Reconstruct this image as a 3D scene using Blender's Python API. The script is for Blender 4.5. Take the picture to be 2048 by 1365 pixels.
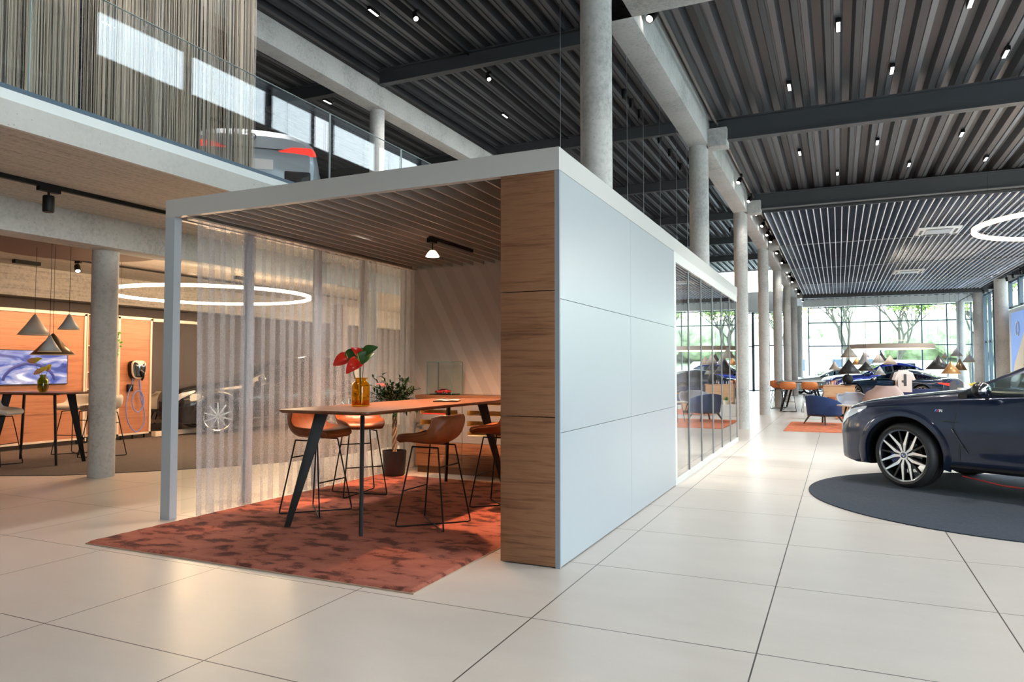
import bpy, bmesh, math, random
from mathutils import Vector, Matrix, noise
D=bpy.data
for o in list(D.objects): D.objects.remove(o)
C=bpy.context.scene.collection
R=random.Random(7)
PI=math.pi
# ---------------------------------------------------------------- camera
F=1428.0; YAW=math.atan(653/F); PITCH=math.atan(55/F)
cd=D.cameras.new('camera'); cam=D.objects.new('camera',cd); C.objects.link(cam)
cam.location=(0,0,1.4); cam.rotation_euler=(PI/2+PITCH,0,YAW)
cd.sensor_width=36; cd.lens=36*F/2048; cd.clip_end=400; cd.clip_start=.05
sc=bpy.context.scene; sc.camera=cam
# ---------------------------------------------------------------- world, exposure
w=D.worlds.new('sky'); sc.world=w; w.use_nodes=True
nt=w.node_tree; nt.nodes.clear()
wo=nt.nodes.new('ShaderNodeOutputWorld'); bg=nt.nodes.new('ShaderNodeBackground')
tc=nt.nodes.new('ShaderNodeTexCoord'); sx=nt.nodes.new('ShaderNodeSeparateXYZ'); cr=nt.nodes.new('ShaderNodeValToRGB')
nt.links.new(tc.outputs['Generated'],sx.inputs[0]); nt.links.new(sx.outputs['Z'],cr.inputs[0])
cr.color_ramp.elements[0].position=0.0; cr.color_ramp.elements[0].color=(1,.985,.96,1)
cr.color_ramp.elements[1].position=.5; cr.color_ramp.elements[1].color=(.72,.86,1,1)
nt.links.new(cr.outputs[0],bg.inputs[0]); bg.inputs[1].default_value=8.0
nt.links.new(bg.outputs[0],wo.inputs[0])
sc.view_settings.view_transform='Standard'; sc.view_settings.look='None'
sc.view_settings.gamma=1; sc.view_settings.use_curve_mapping=False; sc.view_settings.exposure=.45
sc.cycles.transparent_max_bounces=40
sc.cycles.max_bounces=10; sc.cycles.diffuse_bounces=5; sc.cycles.sample_clamp_indirect=6
# ---------------------------------------------------------------- helpers
class MB:
    def __init__(s): s.v=[];s.f=[];s.m=[];s.cm=0
    def _a(s,vs,fs):
        n=len(s.v); s.v+= [tuple(p) for p in vs]; s.f+=[tuple(i+n for i in f) for f in fs]; s.m+=[s.cm]*len(fs); return s
    def box(s,x0,x1,y0,y1,z0,z1):
        v=[(x,y,z) for z in(z0,z1) for y in(y0,y1) for x in(x0,x1)]
        return s._a(v,[(0,2,3,1),(4,5,7,6),(0,1,5,4),(2,6,7,3),(0,4,6,2),(1,3,7,5)])
    def obox(s,c,d,mat=None,rz=0,rx=0,ry=0):
        M=mat or (Matrix.Rotation(rz,3,'Z')@Matrix.Rotation(ry,3,'Y')@Matrix.Rotation(rx,3,'X'))
        v=[Vector(c)+M@Vector((x*d[0]/2,y*d[1]/2,z*d[2]/2)) for z in(-1,1) for y in(-1,1) for x in(-1,1)]
        return s._a(v,[(0,2,3,1),(4,5,7,6),(0,1,5,4),(2,6,7,3),(0,4,6,2),(1,3,7,5)])
    def tube(s,pts,r,n=8,closed=False,r2=None,caps=True,flat=1):
        P=[Vector(p) for p in pts];L=len(P);rings=[]
        up=None
        for i,p in enumerate(P):
            if closed: t=(P[(i+1)%L]-P[i-1])
            else: t=P[min(i+1,L-1)]-P[max(i-1,0)]
            t.normalize()
            if up is None: up=Vector((0,0,1)) if abs(t.z)<.9 else Vector((1,0,0))
            a=t.cross(up)
            if a.length<1e-4: a=t.orthogonal()
            a.normalize(); b=a.cross(t).normalized(); up=b
            rr=r if r2 is None else r+(r2-r)*i/max(1,L-1)
            if callable(r): rr=r(i/max(1,L-1))
            rings.append([p+a*rr*math.cos(2*PI*k/n)+b*rr*flat*math.sin(2*PI*k/n) for k in range(n)])
        vs=[v for q in rings for v in q];fs=[]
        m=L if closed else L-1
        for i in range(m):
            j=(i+1)%L
            for k in range(n): fs.append((i*n+k,i*n+(k+1)%n,j*n+(k+1)%n,j*n+k))
        if caps and not closed: fs+= [tuple(range(n))[::-1],tuple((L-1)*n+k for k in range(n))]
        return s._a(vs,fs)
    def lathe(s,prof,c=(0,0,0),n=32,M=None,closed=False,a0=0,a1=2*PI):
        c=Vector(c);vs=[];fs=[];full=abs(a1-a0-2*PI)<1e-6
        K=n if full else n+1
        for r,z in prof:
            for k in range(K):
                a=a0+(a1-a0)*k/n; v=Vector((r*math.cos(a),r*math.sin(a),z))
                vs.append(c+(M@v if M else v))
        L=len(prof)
        for i in range(L if closed else L-1):
            j=(i+1)%L
            for k in range(n):
                k2=(k+1)%K
                fs.append((i*K+k,i*K+k2,j*K+k2,j*K+k))
        if not closed and full:
            if prof[0][0]>1e-5: fs.append(tuple(range(K))[::-1])
            if prof[-1][0]>1e-5: fs.append(tuple((L-1)*K+k for k in range(K)))
        return s._a(vs,fs)
    def cyl(s,p0,p1,r0,r1=None,n=24):
        r1=r0 if r1 is None else r1
        return s.tube([p0,p1],r0,n,r2=r1)
    def prism(s,poly,z0,z1):
        n=len(poly);v=[(x,y,z0) for x,y in poly]+[(x,y,z1) for x,y in poly]
        return s._a(v,[tuple(range(n))[::-1],tuple(range(n,2*n))]+[(i,(i+1)%n,n+(i+1)%n,n+i) for i in range(n)])
    def prismx(s,poly,x0,x1):   # poly in (y,z)
        n=len(poly);v=[(x0,y,z) for y,z in poly]+[(x1,y,z) for y,z in poly]
        return s._a(v,[tuple(range(n))[::-1],tuple(range(n,2*n))]+[(i,(i+1)%n,n+(i+1)%n,n+i) for i in range(n)])
    def prismy(s,poly,y0,y1):   # poly in (x,z)
        n=len(poly);v=[(x,y0,z) for x,z in poly]+[(x,y1,z) for x,z in poly]
        return s._a(v,[tuple(range(n))[::-1],tuple(range(n,2*n))]+[(i,(i+1)%n,n+(i+1)%n,n+i) for i in range(n)])
    def grid(s,fn,nu,nv,wrapu=False):
        vs=[fn(i/nu,j/nv) for j in range(nv+1) for i in range(nu+(0 if wrapu else 1))]
        K=nu if wrapu else nu+1;fs=[]
        for j in range(nv):
            for i in range(nu): i2=(i+1)%K; fs.append((j*K+i,j*K+i2,(j+1)*K+i2,(j+1)*K+i))
        return s._a(vs,fs)
    def ball(s,c,r,n=16,m=10,sc_=(1,1,1)):
        c=Vector(c)
        return s.grid(lambda u,v:c+Vector((r*sc_[0]*math.sin(PI*v)*math.cos(2*PI*u),r*sc_[1]*math.sin(PI*v)*math.sin(2*PI*u),-r*sc_[2]*math.cos(PI*v))),n,m,True)
    def add(s,o,M=Matrix()):
        n=len(s.v); s.v+=[tuple(M@Vector(p)) for p in o.v]; s.f+=[tuple(i+n for i in f) for f in o.f]; s.m+=o.m; return s
    def build(s,name,mat,parent=None,smooth=False,world=False,bevel=0,angle=40,solid=0,recalc=False,sub=0):
        me=D.meshes.new(name)
        vs=s.v
        if world and parent is not None:
            o=WL.get(parent.name,(Vector((0,0,0)),0)); Ri=Matrix.Rotation(-o[1],3,'Z')
            vs=[tuple(Ri@(Vector(p)-o[0])) for p in s.v]
        me.from_pydata(vs,[],s.f); 
        for m in (mat if isinstance(mat,(list,tuple)) else [mat]): me.materials.append(m)
        for p,mi in zip(me.polygons,s.m): p.material_index=mi
        if recalc:
            b=bmesh.new();b.from_mesh(me);bmesh.ops.remove_doubles(b,verts=b.verts,dist=1e-5);bmesh.ops.recalc_face_normals(b,faces=b.faces);b.to_mesh(me);b.free()
        if bevel:
            b=bmesh.new();b.from_mesh(me);bmesh.ops.recalc_face_normals(b,faces=b.faces)
            es=[e for e in b.edges if len(e.link_faces)==2 and e.calc_face_angle(0)>.6]
            bmesh.ops.bevel(b,geom=es,offset=bevel,segments=2,affect='EDGES',profile=.6,clamp_overlap=True);b.to_mesh(me);b.free()
        if smooth or bevel:
            me.polygons.foreach_set('use_smooth',[True]*len(me.polygons)); me.set_sharp_from_angle(angle=math.radians(angle))
        me.update()
        o=D.objects.new(name,me); C.objects.link(o)
        if solid:
            md=o.modifiers.new('solid','SOLIDIFY');md.thickness=solid;md.offset=0
        if sub:
            md=o.modifiers.new('sub','SUBSURF');md.levels=sub;md.render_levels=sub
        if parent is not None: o.parent=parent; WL[o.name]=WL.get(parent.name,(Vector((0,0,0)),0)) if world else (Vector((0,0,0)),0)
        return o
WL={}
def tag(o,label=None,cat=None,group=None,kind=None):
    if label:o['label']=label
    if cat:o['category']=cat
    if group:o['group']=group
    if kind:o['kind']=kind
    return o
def thing(name,label,cat,loc=(0,0,0),rz=0,group=None):
    o=D.objects.new(name,None);C.objects.link(o);o.empty_display_size=.1
    o.location=loc;o.rotation_euler=(0,0,rz);WL[o.name]=(Vector(loc),rz)
    return tag(o,label,cat,group)
def struct(o): o['kind']='structure'; return o
def dup(root,loc,rz=None,label=None,group=None,scale=None,remat=None):
    r=root.copy();C.objects.link(r);r.location=loc
    if rz is not None:r.rotation_euler=(0,0,rz)
    if label:r['label']=label
    if group:r['group']=group
    if scale:r.scale=scale
    def rec(a,b):
        for ch in list(a.children):
            c=ch.copy();C.objects.link(c);c.parent=b
            if remat and c.data and c.data.materials and c.data.materials[0].name in remat:
                c.data=c.data.copy();c.data.materials[0]=remat[c.data.materials[0].name]
            rec(ch,c)
    rec(root,r);return r
# ---------------------------------------------------------------- materials
MT={}
def mat(name,col,rough=.5,metal=0,noise_=None,bump=0,emit=None,es=0,coat=0,spec=.5,sheen=0,trans=0,ior=1.45):
    m=D.materials.new(name);m.use_nodes=True;n=m.node_tree;b=n.nodes['Principled BSDF']
    b.inputs['Base Color'].default_value=(*col,1);b.inputs['Roughness'].default_value=rough;b.inputs['Metallic'].default_value=metal
    b.inputs['Specular IOR Level'].default_value=spec;b.inputs['Coat Weight'].default_value=coat;b.inputs['Coat Roughness'].default_value=.03
    if trans:b.inputs['Transmission Weight'].default_value=trans;b.inputs['IOR'].default_value=ior
    if sheen:b.inputs['Sheen Weight'].default_value=sheen
    if emit:b.inputs['Emission Color'].default_value=(*emit,1);b.inputs['Emission Strength'].default_value=es
    if noise_:
        sc_,amt,st=noise_[:3];stretch=noise_[3] if len(noise_)>3 else (1,1,1)
        t=n.nodes.new('ShaderNodeTexCoord');mp=n.nodes.new('ShaderNodeMapping');mp.inputs['Scale'].default_value=stretch
        nz=n.nodes.new('ShaderNodeTexNoise');nz.inputs['Scale'].default_value=sc_;nz.inputs['Detail'].default_value=st
        r=n.nodes.new('ShaderNodeValToRGB');r.color_ramp.elements[0].position=.3;r.color_ramp.elements[1].position=.7
        r.color_ramp.elements[0].color=(*[c*(1-amt) for c in col],1);r.color_ramp.elements[1].color=(*[min(1,c*(1+amt)) for c in col],1)
        L=n.links;L.new(t.outputs['Object'],mp.inputs[0]);L.new(mp.outputs[0],nz.inputs['Vector']);L.new(nz.outputs[0],r.inputs[0]);L.new(r.outputs[0],b.inputs['Base Color'])
        if bump:
            bp=n.nodes.new('ShaderNodeBump');bp.inputs['Strength'].default_value=bump;bp.inputs['Distance'].default_value=.01
            L.new(nz.outputs[0],bp.inputs['Height']);L.new(bp.outputs[0],b.inputs['Normal'])
    MT[name]=m;return m
def N(m,t,**k):
    x=m.node_tree.nodes.new(t)
    for a,v in k.items():
        if a in x.inputs: x.inputs[a].default_value=v
        else: setattr(x,a,v)
    return x
def lk(m,a,b): m.node_tree.links.new(a,b)
def ramp(m,stops):
    r=N(m,'ShaderNodeValToRGB');e=r.color_ramp.elements
    while len(e)<len(stops):e.new(.5)
    for q,(p,c) in zip(e,stops):q.position=p;q.color=(*c,1)
    return r
def glass(name,tint=(1,1,1),refl=1.0,ior=1.5,rough=0.0):
    m=D.materials.new(name);m.use_nodes=True;n=m.node_tree;n.nodes.clear()
    o=N(m,'ShaderNodeOutputMaterial');mx=N(m,'ShaderNodeMixShader');t=N(m,'ShaderNodeBsdfTransparent');g=N(m,'ShaderNodeBsdfGlossy')
    t.inputs[0].default_value=(*tint,1);g.inputs['Roughness'].default_value=rough
    F0=((ior-1)/(ior+1))**2
    ge=N(m,'ShaderNodeNewGeometry');dt=N(m,'ShaderNodeVectorMath',operation='DOT_PRODUCT');lk(m,ge.outputs['Normal'],dt.inputs[0]);lk(m,ge.outputs['Incoming'],dt.inputs[1])
    ab=N(m,'ShaderNodeMath',operation='ABSOLUTE');lk(m,dt.outputs['Value'],ab.inputs[0]);on=N(m,'ShaderNodeMath',operation='SUBTRACT');on.inputs[0].default_value=1;lk(m,ab.outputs[0],on.inputs[1])
    pw=N(m,'ShaderNodeMath',operation='POWER');pw.inputs[1].default_value=5;lk(m,on.outputs[0],pw.inputs[0]);fr=N(m,'ShaderNodeMath',operation='MULTIPLY_ADD');fr.inputs[1].default_value=1-F0;fr.inputs[2].default_value=F0;lk(m,pw.outputs[0],fr.inputs[0])
    mu=N(m,'ShaderNodeMath',operation='MULTIPLY');mu.inputs[1].default_value=refl;mu.use_clamp=True
    lk(m,fr.outputs[0],mu.inputs[0]);lk(m,mu.outputs[0],mx.inputs[0]);lk(m,t.outputs[0],mx.inputs[1]);lk(m,g.outputs[0],mx.inputs[2]);lk(m,mx.outputs[0],o.inputs[0])
    MT[name]=m;return m
def wood(name,c1,c2,c3,axis='Y',scale=1,rough=.45):
    # grain runs along the given axis
    m=mat(name,c1,rough);b=m.node_tree.nodes['Principled BSDF']
    t=N(m,'ShaderNodeTexCoord');mp=N(m,'ShaderNodeMapping');s={'X':(.5,7,7),'Y':(7,.5,7),'Z':(7,7,.5)}[axis]
    mp.inputs['Scale'].default_value=[q*scale for q in s]
    nz=N(m,'ShaderNodeTexNoise',Scale=2.2,Detail=9.0,Roughness=.68,Distortion=.5);n2=N(m,'ShaderNodeTexNoise',Scale=9.0,Detail=4.0,Roughness=.7)
    mp2=N(m,'ShaderNodeMapping');mp2.inputs['Scale'].default_value=[q*scale*(1 if q>1 else .3) for q in s]
    lk(m,t.outputs['Object'],mp.inputs[0]);lk(m,mp.outputs[0],nz.inputs['Vector']);lk(m,t.outputs['Object'],mp2.inputs[0]);lk(m,mp2.outputs[0],n2.inputs['Vector'])
    ad=N(m,'ShaderNodeMath',operation='MULTIPLY_ADD');ad.inputs[1].default_value=.45;lk(m,n2.outputs[0],ad.inputs[0])
    mm=N(m,'ShaderNodeMath',operation='MULTIPLY');mm.inputs[1].default_value=.6;lk(m,nz.outputs[0],mm.inputs[0]);lk(m,mm.outputs[0],ad.inputs[2])
    r=ramp(m,[(.36,c3),(.46,c1),(.56,c2),(.7,c1)])
    lk(m,ad.outputs[0],r.inputs[0]);lk(m,r.outputs[0],b.inputs['Base Color'])
    bp=N(m,'ShaderNodeBump',Strength=.12,Distance=.004);lk(m,ad.outputs[0],bp.inputs['Height']);lk(m,bp.outputs[0],b.inputs['Normal'])
    return m
def concrete(name,c,amt=.14,boards=None):
    m=mat(name,c,.8);b=m.node_tree.nodes['Principled BSDF']
    t=N(m,'ShaderNodeTexCoord');n1=N(m,'ShaderNodeTexNoise',Scale=1.7,Detail=6.0,Roughness=.6);n2=N(m,'ShaderNodeTexNoise',Scale=22.0,Detail=5.0,Roughness=.7)
    lk(m,t.outputs['Object'],n1.inputs['Vector']);lk(m,t.outputs['Object'],n2.inputs['Vector'])
    a=N(m,'ShaderNodeMath',operation='ADD');lk(m,n1.outputs[0],a.inputs[0]);lk(m,n2.outputs[0],a.inputs[1])
    src=a.outputs[0]
    if boards:
        mp=N(m,'ShaderNodeMapping');mp.inputs['Scale'].default_value=boards
        n3=N(m,'ShaderNodeTexNoise',Scale=3.0,Detail=7.0,Roughness=.65);lk(m,t.outputs['Object'],mp.inputs[0]);lk(m,mp.outputs[0],n3.inputs['Vector'])
        a2=N(m,'ShaderNodeMath',operation='ADD');lk(m,n3.outputs[0],a2.inputs[0]);lk(m,n2.outputs[0],a2.inputs[1]);src=a2.outputs[0]
    r=ramp(m,[(.75,[q*(1-amt*1.6) for q in c]),(1.0,c),(1.2,[min(1,q*(1+amt)) for q in c])]);r.color_ramp.elements[2].position=1.0;r.color_ramp.elements[1].position=.62;r.color_ramp.elements[0].position=.35
    h=N(m,'ShaderNodeMath',operation='MULTIPLY');h.inputs[1].default_value=.62;lk(m,src,h.inputs[0]);lk(m,h.outputs[0],r.inputs[0])
    # small air holes
    vo=N(m,'ShaderNodeTexVoronoi',Scale=14.0);lk(m,t.outputs['Object'],vo.inputs['Vector'])
    lt=N(m,'ShaderNodeMath',operation='LESS_THAN');lt.inputs[1].default_value=.085;lk(m,vo.outputs['Distance'],lt.inputs[0])
    mx=N(m,'ShaderNodeMix',data_type='RGBA');mx.inputs['Factor'].default_value=0;lk(m,lt.outputs[0],mx.inputs[0]);lk(m,r.outputs[0],mx.inputs[6]);mx.inputs[7].default_value=(*[q*.6 for q in c],1)
    lk(m,mx.outputs[2],b.inputs['Base Color'])
    bp=N(m,'ShaderNodeBump',Strength=.25,Distance=.004);lk(m,n2.outputs[0],bp.inputs['Height']);lk(m,bp.outputs[0],b.inputs['Normal'])
    return m
CON=concrete('concrete',(.46,.46,.45),.30); CONB=concrete('board_marked_concrete',(.44,.41,.37),.42,(9,.3,9)); CONW=concrete('pale_concrete',(.55,.55,.54),.1)
WALN=wood('walnut',(.18,.078,.036),(.25,.12,.06),(.07,.028,.014),'X',1.3)
WALNT=wood('walnut_table',(.135,.055,.028),(.19,.085,.045),(.08,.03,.016),'Y',1.0,.38)
WALNY=wood('walnut_wall',(.34,.125,.055),(.42,.17,.08),(.24,.08,.035),'Y',.8)
OAK=wood('pale_oak',(.5,.3,.17),(.6,.4,.24),(.38,.2,.1),'X',1)
BLK=mat('black_metal',(.007,.007,.008),.5,0,spec=.2); DK=mat('dark_paint',(.05,.053,.06),.5); STEEL=mat('steel_beam_paint',(.05,.055,.062),.45)
CREAMF=mat('cream_frame',(.62,.52,.42),.4); GREYP=mat('pale_grey_panel',(.36,.40,.43),.3); FASC=mat('silver_fascia',(.50,.50,.49),.35); WHITE=mat('white_paint',(.75,.75,.73),.6)
DGREY=mat('dark_grey_wall',(.14,.125,.12),.8); BROWNW=mat('brown_grey_wall',(.25,.2,.18),.8)
GL=glass('clear_glass',(.96,.985,.98),.8,1.5); GLR=glass('railing_glass',(.975,.985,.985),1.3,1.5); GLF=glass('facade_glass',(.93,.965,.96),.7,1.5)
GLW=glass('partition_glass',(.96,.975,.975),1.8,1.5)
LIT=mat('lamp_white',(1,1,1),.5,emit=(1,.93,.85),es=25); LITC=mat('lamp_cool',(1,1,1),.5,emit=(1,.97,.95),es=5)
RINGM=mat('ring_glow',(1,.9,.8),.5,emit=(1,.72,.45),es=6.5)
ORD='first second third fourth fifth sixth seventh eighth ninth tenth eleventh twelfth thirteenth fourteenth fifteenth sixteenth seventeenth eighteenth nineteenth twentieth'.split()
# ---------------------------------------------------------------- floor
fm=mat('floor_tiles',(.6,.55,.5),.36); b=fm.node_tree.nodes['Principled BSDF']
t=N(fm,'ShaderNodeTexCoord');br=N(fm,'ShaderNodeTexBrick');br.offset=0;br.squash=1
mp=N(fm,'ShaderNodeMapping');mp.inputs['Location'].default_value=(.39+1.2*20,-.27+1.2*10,0)
for k,v in (('Scale',1.0),('Mortar Size',.004),('Mortar Smooth',.1),('Brick Width',1.2),('Row Height',1.19),('Bias',0)): br.inputs[k].default_value=v
br.inputs['Color1'].default_value=(.5,.5,.5,1);br.inputs['Color2'].default_value=(.56,.56,.56,1);br.inputs['Mortar'].default_value=(0,0,0,1)
n1=N(fm,'ShaderNodeTexNoise',Scale=2.2,Detail=8.0,Roughness=.6);n2=N(fm,'ShaderNodeTexNoise',Scale=60.0,Detail=3.0)
mp3=N(fm,'ShaderNodeMapping');mp3.inputs['Scale'].default_value=(.7,1.6,1)
lk(fm,t.outputs['Object'],mp.inputs[0]);lk(fm,mp.outputs[0],br.inputs[0]);lk(fm,t.outputs['Object'],mp3.inputs[0]);lk(fm,mp3.outputs[0],n1.inputs['Vector']);lk(fm,t.outputs['Object'],n2.inputs['Vector'])
a=N(fm,'ShaderNodeMath',operation='MULTIPLY_ADD');a.inputs[1].default_value=.25;lk(fm,n2.outputs[0],a.inputs[0]);lk(fm,n1.outputs[0],a.inputs[2])
r=ramp(fm,[(.3,(.56,.51,.46)),(.62,(.60,.55,.50)),(.95,(.64,.59,.54))]);lk(fm,a.outputs[0],r.inputs[0])
mx=N(fm,'ShaderNodeMix',data_type='RGBA');lk(fm,br.outputs['Fac'],mx.inputs[0]);lk(fm,r.outputs[0],mx.inputs[6]);mx.inputs[7].default_value=(.06,.055,.05,1);lk(fm,mx.outputs[2],b.inputs['Base Color'])
rr=N(fm,'ShaderNodeMapRange');rr.inputs[1].default_value=.3;rr.inputs[2].default_value=.8;rr.inputs[3].default_value=.30;rr.inputs[4].default_value=.36;lk(fm,n1.outputs[0],rr.inputs[0]);lk(fm,rr.outputs[0],b.inputs['Roughness'])
struct(MB().box(-18,9,-6,46,-.1,0).build('floor',fm))
# ---------------------------------------------------------------- corrugated decks, slabs, walls
dkm=mat('corrugated_deck',(.085,.09,.10),.4,.35)
def deck(name,x0,x1,y0,y1,z,pitch=.335,h=.15):
    m=MB();x=x0;pts=[]
    while x<x1:
        pts+=[(x,z+h),(x+pitch*.30,z+h),(x+pitch*.40,z+.015),(x+pitch*.60,z),(x+pitch*.62,z+.02),(x+pitch*.68,z+.02),(x+pitch*.70,z),(x+pitch*.9,z+.015)];x+=pitch
    pts.append((x,z+h))
    vs=[(a,y0,b_) for a,b_ in pts]+[(a,y1,b_) for a,b_ in pts];n=len(pts)
    m._a(vs,[(i,i+1,n+i+1,n+i) for i in range(n-1)]);m.box(x0,x,y0,y1,z+h+.01,z+h+.06)
    return struct(m.build(name,dkm))
deck('ceiling',-1.9,7.6,-6,46.4,5.48)
deck('ceiling_high',-17,-1.6,-6,46,7.45)
# roof overhang outside clerestory
struct(MB().box(-2.05,-.65,-6,46,7.5,7.62).build('trim_1',WHITE))
# clerestory: low wall + glazing above the low roof
struct(MB().box(-2.15,-1.9,6.9,46,5.5,6.05).box(-2.15,-1.9,-6,6.88,5.5,7.5).build('wall_clerestory',WHITE))
BLUEF=mat('blue_grey_frame',(.07,.11,.15),.4)
k=0
for y0 in [6.92+5.5*i for i in range(7)]:
    for j in range(3):
        a=y0+(0,1.72,3.62)[j]; wj=(1.69,1.87,1.30)[j]; k+=1
        m=MB();z0,z1=6.05,7.45;xx=-2.02
        for q in ((a,a+.05,z0,z1),(a+wj-.05,a+wj,z0,z1),(a,a+wj,z0,z0+.05),(a,a+wj,z1-.05,z1)): m.box(xx-.04,xx+.04,*q)
        f=struct(m.build('window_%d'%k,BLUEF)); g=MB().box(xx-.005,xx+.005,a+.05,a+wj-.05,z0+.05,z1-.05).build('pane',GLF,f)
# walls
struct(MB().box(-17.2,-17,-6,46,0,7.6).build('wall_left',DGREY))
struct(MB().box(-17,8,-6.2,-6,0,7.6).build('wall_front_blocker',mat('taupe_blocker',(.13,.12,.115),.8)))  # added unseen dark wall behind the camera, blocks light from the front
# far facade (Y=46)
YF=46.0
struct(MB().box(-17,-4.9,YF,YF+.2,4.85,6.1).box(-4.9,-2.2,YF,YF+.2,4.85,6.1).build('wall_back',CONW))
m=MB()
for x in (-17,-13,-9,-6.95,-2.1): m.box(x-.08,x+.08,YF,YF+.2,6.1,7.5)
struct(m.build('trim_2',BLUEF))
struct(MB().box(-17,-2,YF+.03,YF+.05,6.1,7.45).build('window_100',GLF))
struct(MB().box(-2.2,7.0,YF-.12,YF+.2,5.06,5.66).box(-17,-2.2,YF-.1,YF+.2,7.40,7.66).build('wall_far',WHITE))
struct(MB().box(-17,-5.8,YF+.02,YF+.1,0,4.85).build('wall_back_low',WHITE))
def facade(name,x0,x1,z0,z1,cols,rows,ww=.06):
    m=MB()
    for x in cols: m.box(x-ww/2,x+ww/2,YF,YF+.12,z0,z1)
    for z in rows: m.box(x0,x1,YF,YF+.1,z-.03,z+.03)
    f=struct(m.build(name,BLUEF)); MB().box(x0,x1,YF+.05,YF+.06,z0,z1).build('pane',GLF,f); return f
facade('window_101',-1.6,6.7,0,5.02,[-1.6,.19,2.2,4.28,5.5,6.65],[.05,2.72,4.1,5.0])
facade('window_102',-2.95,-2.2,0,4.85,[-2.95,-2.2],[.05,2.75,4.8])
f=facade('door_1',-4.75,-2.95,0,4.85,[-4.75,-3.85,-2.95],[.06,2.8,4.8],.12)
MB().box(-3.98,-3.95,YF-.06,YF-.02,.8,1.5).build('door_handle',mat('steel_handle',(.6,.6,.6),.3,1),f)
facade('window_103',-5.8,-4.75,0,4.85,[-5.8,-4.8],[.05,2.75,4.8])
# right facade
XR=6.8
wr=MB(); wr.box(XR,XR+.2,-6,46,5.15,5.6); 
wr.box(XR,XR+.2,28.2,38.6,0,3.95)
wr.box(XR,XR+.2,26,28.2,0,5.2)
struct(wr.build('wall_right',WHITE))
k=200
for y0,y1,z0 in [(-5.8+i*2.7,-5.8+i*2.7+2.6,.1) for i in range(11)]+[(28.3,31.4,3.97),(31.6,34.8,3.97),(35,38.5,3.97),(40.3,42.6,.05),(42.9,45.6,.05)]:
    m=MB();k+=1
    yy=y0
    ns=2
    for i in range(ns+1):
        q=y0+(y1-y0)*i/ns; m.box(XR-.10,XR+.04,q-.05,q+.05,z0,5.15)
    m.box(XR-.03,XR+.03,y0,y1,z0,z0+.08).box(XR-.03,XR+.03,y0,y1,5.07,5.15)
    if z0<1: m.box(XR-.03,XR+.03,y0,y1,2.7,2.78)
    f=struct(m.build('window_%d'%k,BLUEF)); MB().box(XR-.01,XR,y0,y1,z0,5.15).build('pane',GLF,f)
struct(MB().box(XR,XR+.2,38.6,40.3,0,5.15).build('wall_right_pier',WHITE))
# lower left bay: back walls
struct(MB().box(-17,-13.4,17.2,17.4,0,3.3).build('wall_bay',BROWNW))
# ---------------------------------------------------------------- concrete columns & beams
def column(label,x,y,z1,r=.155,z0=0):
    m=MB().cyl((0,0,0),(0,0,z1-z0),r,n=48);o=m.build('concrete_column',CON,smooth=True);o.location=(x,y,z0);return tag(o,label,'column','concrete columns')
lab=['round concrete column rising behind the pale grey cubicle wall','round concrete column rising above the cubicle glass wall','nearest full-height round concrete column, just past the glass wall','fifth... ','','','','']
RL=['thick concrete column rising behind the near end of the cubicle fascia, up to the high ceiling','concrete column rising behind the cubicle glass wall, under the first steel beam joint',
 'freestanding concrete column beside the far end of the cubicle glass wall, nearest one seen down to the floor','concrete column next behind the freestanding one at the cubicle end',
 'slim concrete column left of the orange stools, third of the floor-standing row','slim concrete column behind the far high table, fourth of the floor-standing row','slim far concrete column, fifth of the floor-standing row','farthest concrete column of the row, by the end glazing']
for i in range(8):
    column(RL[i],-2.05,6.4+5.5*i,7.4 if i==0 else 5.05,.155 if i else .15)
LL=['concrete column in front of the walnut display wall by the left high table','concrete column of the left bay behind the curtain','far concrete column of the left bay seen faintly through the curtain','farthest left bay column seen through the curtain']
for i in range(4): column(LL[i],-8.74 if i==0 else -8.6,6.27+5.6*i,2.95,.158)
UL=['slim concrete column on the gallery behind the glass balustrade','far gallery column hidden low behind the cubicle roof','gallery column farther back near the hall end']
for i in range(3): column(UL[i],-8.6,12.1+5.5*i*1,6.72,.15,3.6)
column('gallery column behind the string curtain, above the left bay column',-8.6,6.6,6.72,.15,3.6)
for i,y in enumerate((34.3,39.6,44.9)): column(['large rough concrete column on the right beside the wall poster','pale concrete column on the right between the tall windows','right side concrete column closest to the end glazing'][i],6.0,y,5.0,.24 if i==0 else .2)
def beam(label,box,mt=CON,cat='beam',name='concrete_beam'):
    o=MB().box(*box).build(name,mt,bevel=.012); return tag(o,label,cat)
beam('long low concrete beam on the row of columns between the two halls',(-2.2,-1.88,6.55,46,5.05,5.5))
beam('short concrete cross beam at the top centre joined to the first column',(-2.2,.2,6.6,7.15,5.05,5.48))
for i in range(1,7): beam('small concrete corbel under the steel beam end at joint %s of the long beam'%['','one','two','three','four','five','six'][i],(-1.88,-1.58,6.4+5.5*i-.14,6.4+5.5*i+.14,5.0,5.3),name='concrete_corbel',cat='corbel')
beam('high concrete beam on the gallery under the dark corrugated ceiling',(-8.75,-8.4,-4,45,6.72,7.17))
beam('low concrete beam over the left bay column, carrying the gallery slab',(-8.8,-8.4,-4,45,2.94,3.32))
beam('warm lit concrete beam at the back of the left bay above the walnut wall',(-14.2,-13.8,-4,30,2.75,3.32),CONB)
def hbeam(label,axis,p,a,b_,z0,z1,wd=.16):
    m=MB()
    for q in ((-wd/2,wd/2,z0,z0+.02),(-wd/2,wd/2,z1-.02,z1),(-.006,.006,z0,z1)):
        if axis=='X': m.box(a,b_,p+q[0],p+q[1],q[2],q[3])
        else: m.box(p+q[0],p+q[1],a,b_,q[2],q[3])
    return tag(m.build('steel_beam',STEEL),label,'beam','dark steel roof beams')
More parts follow.
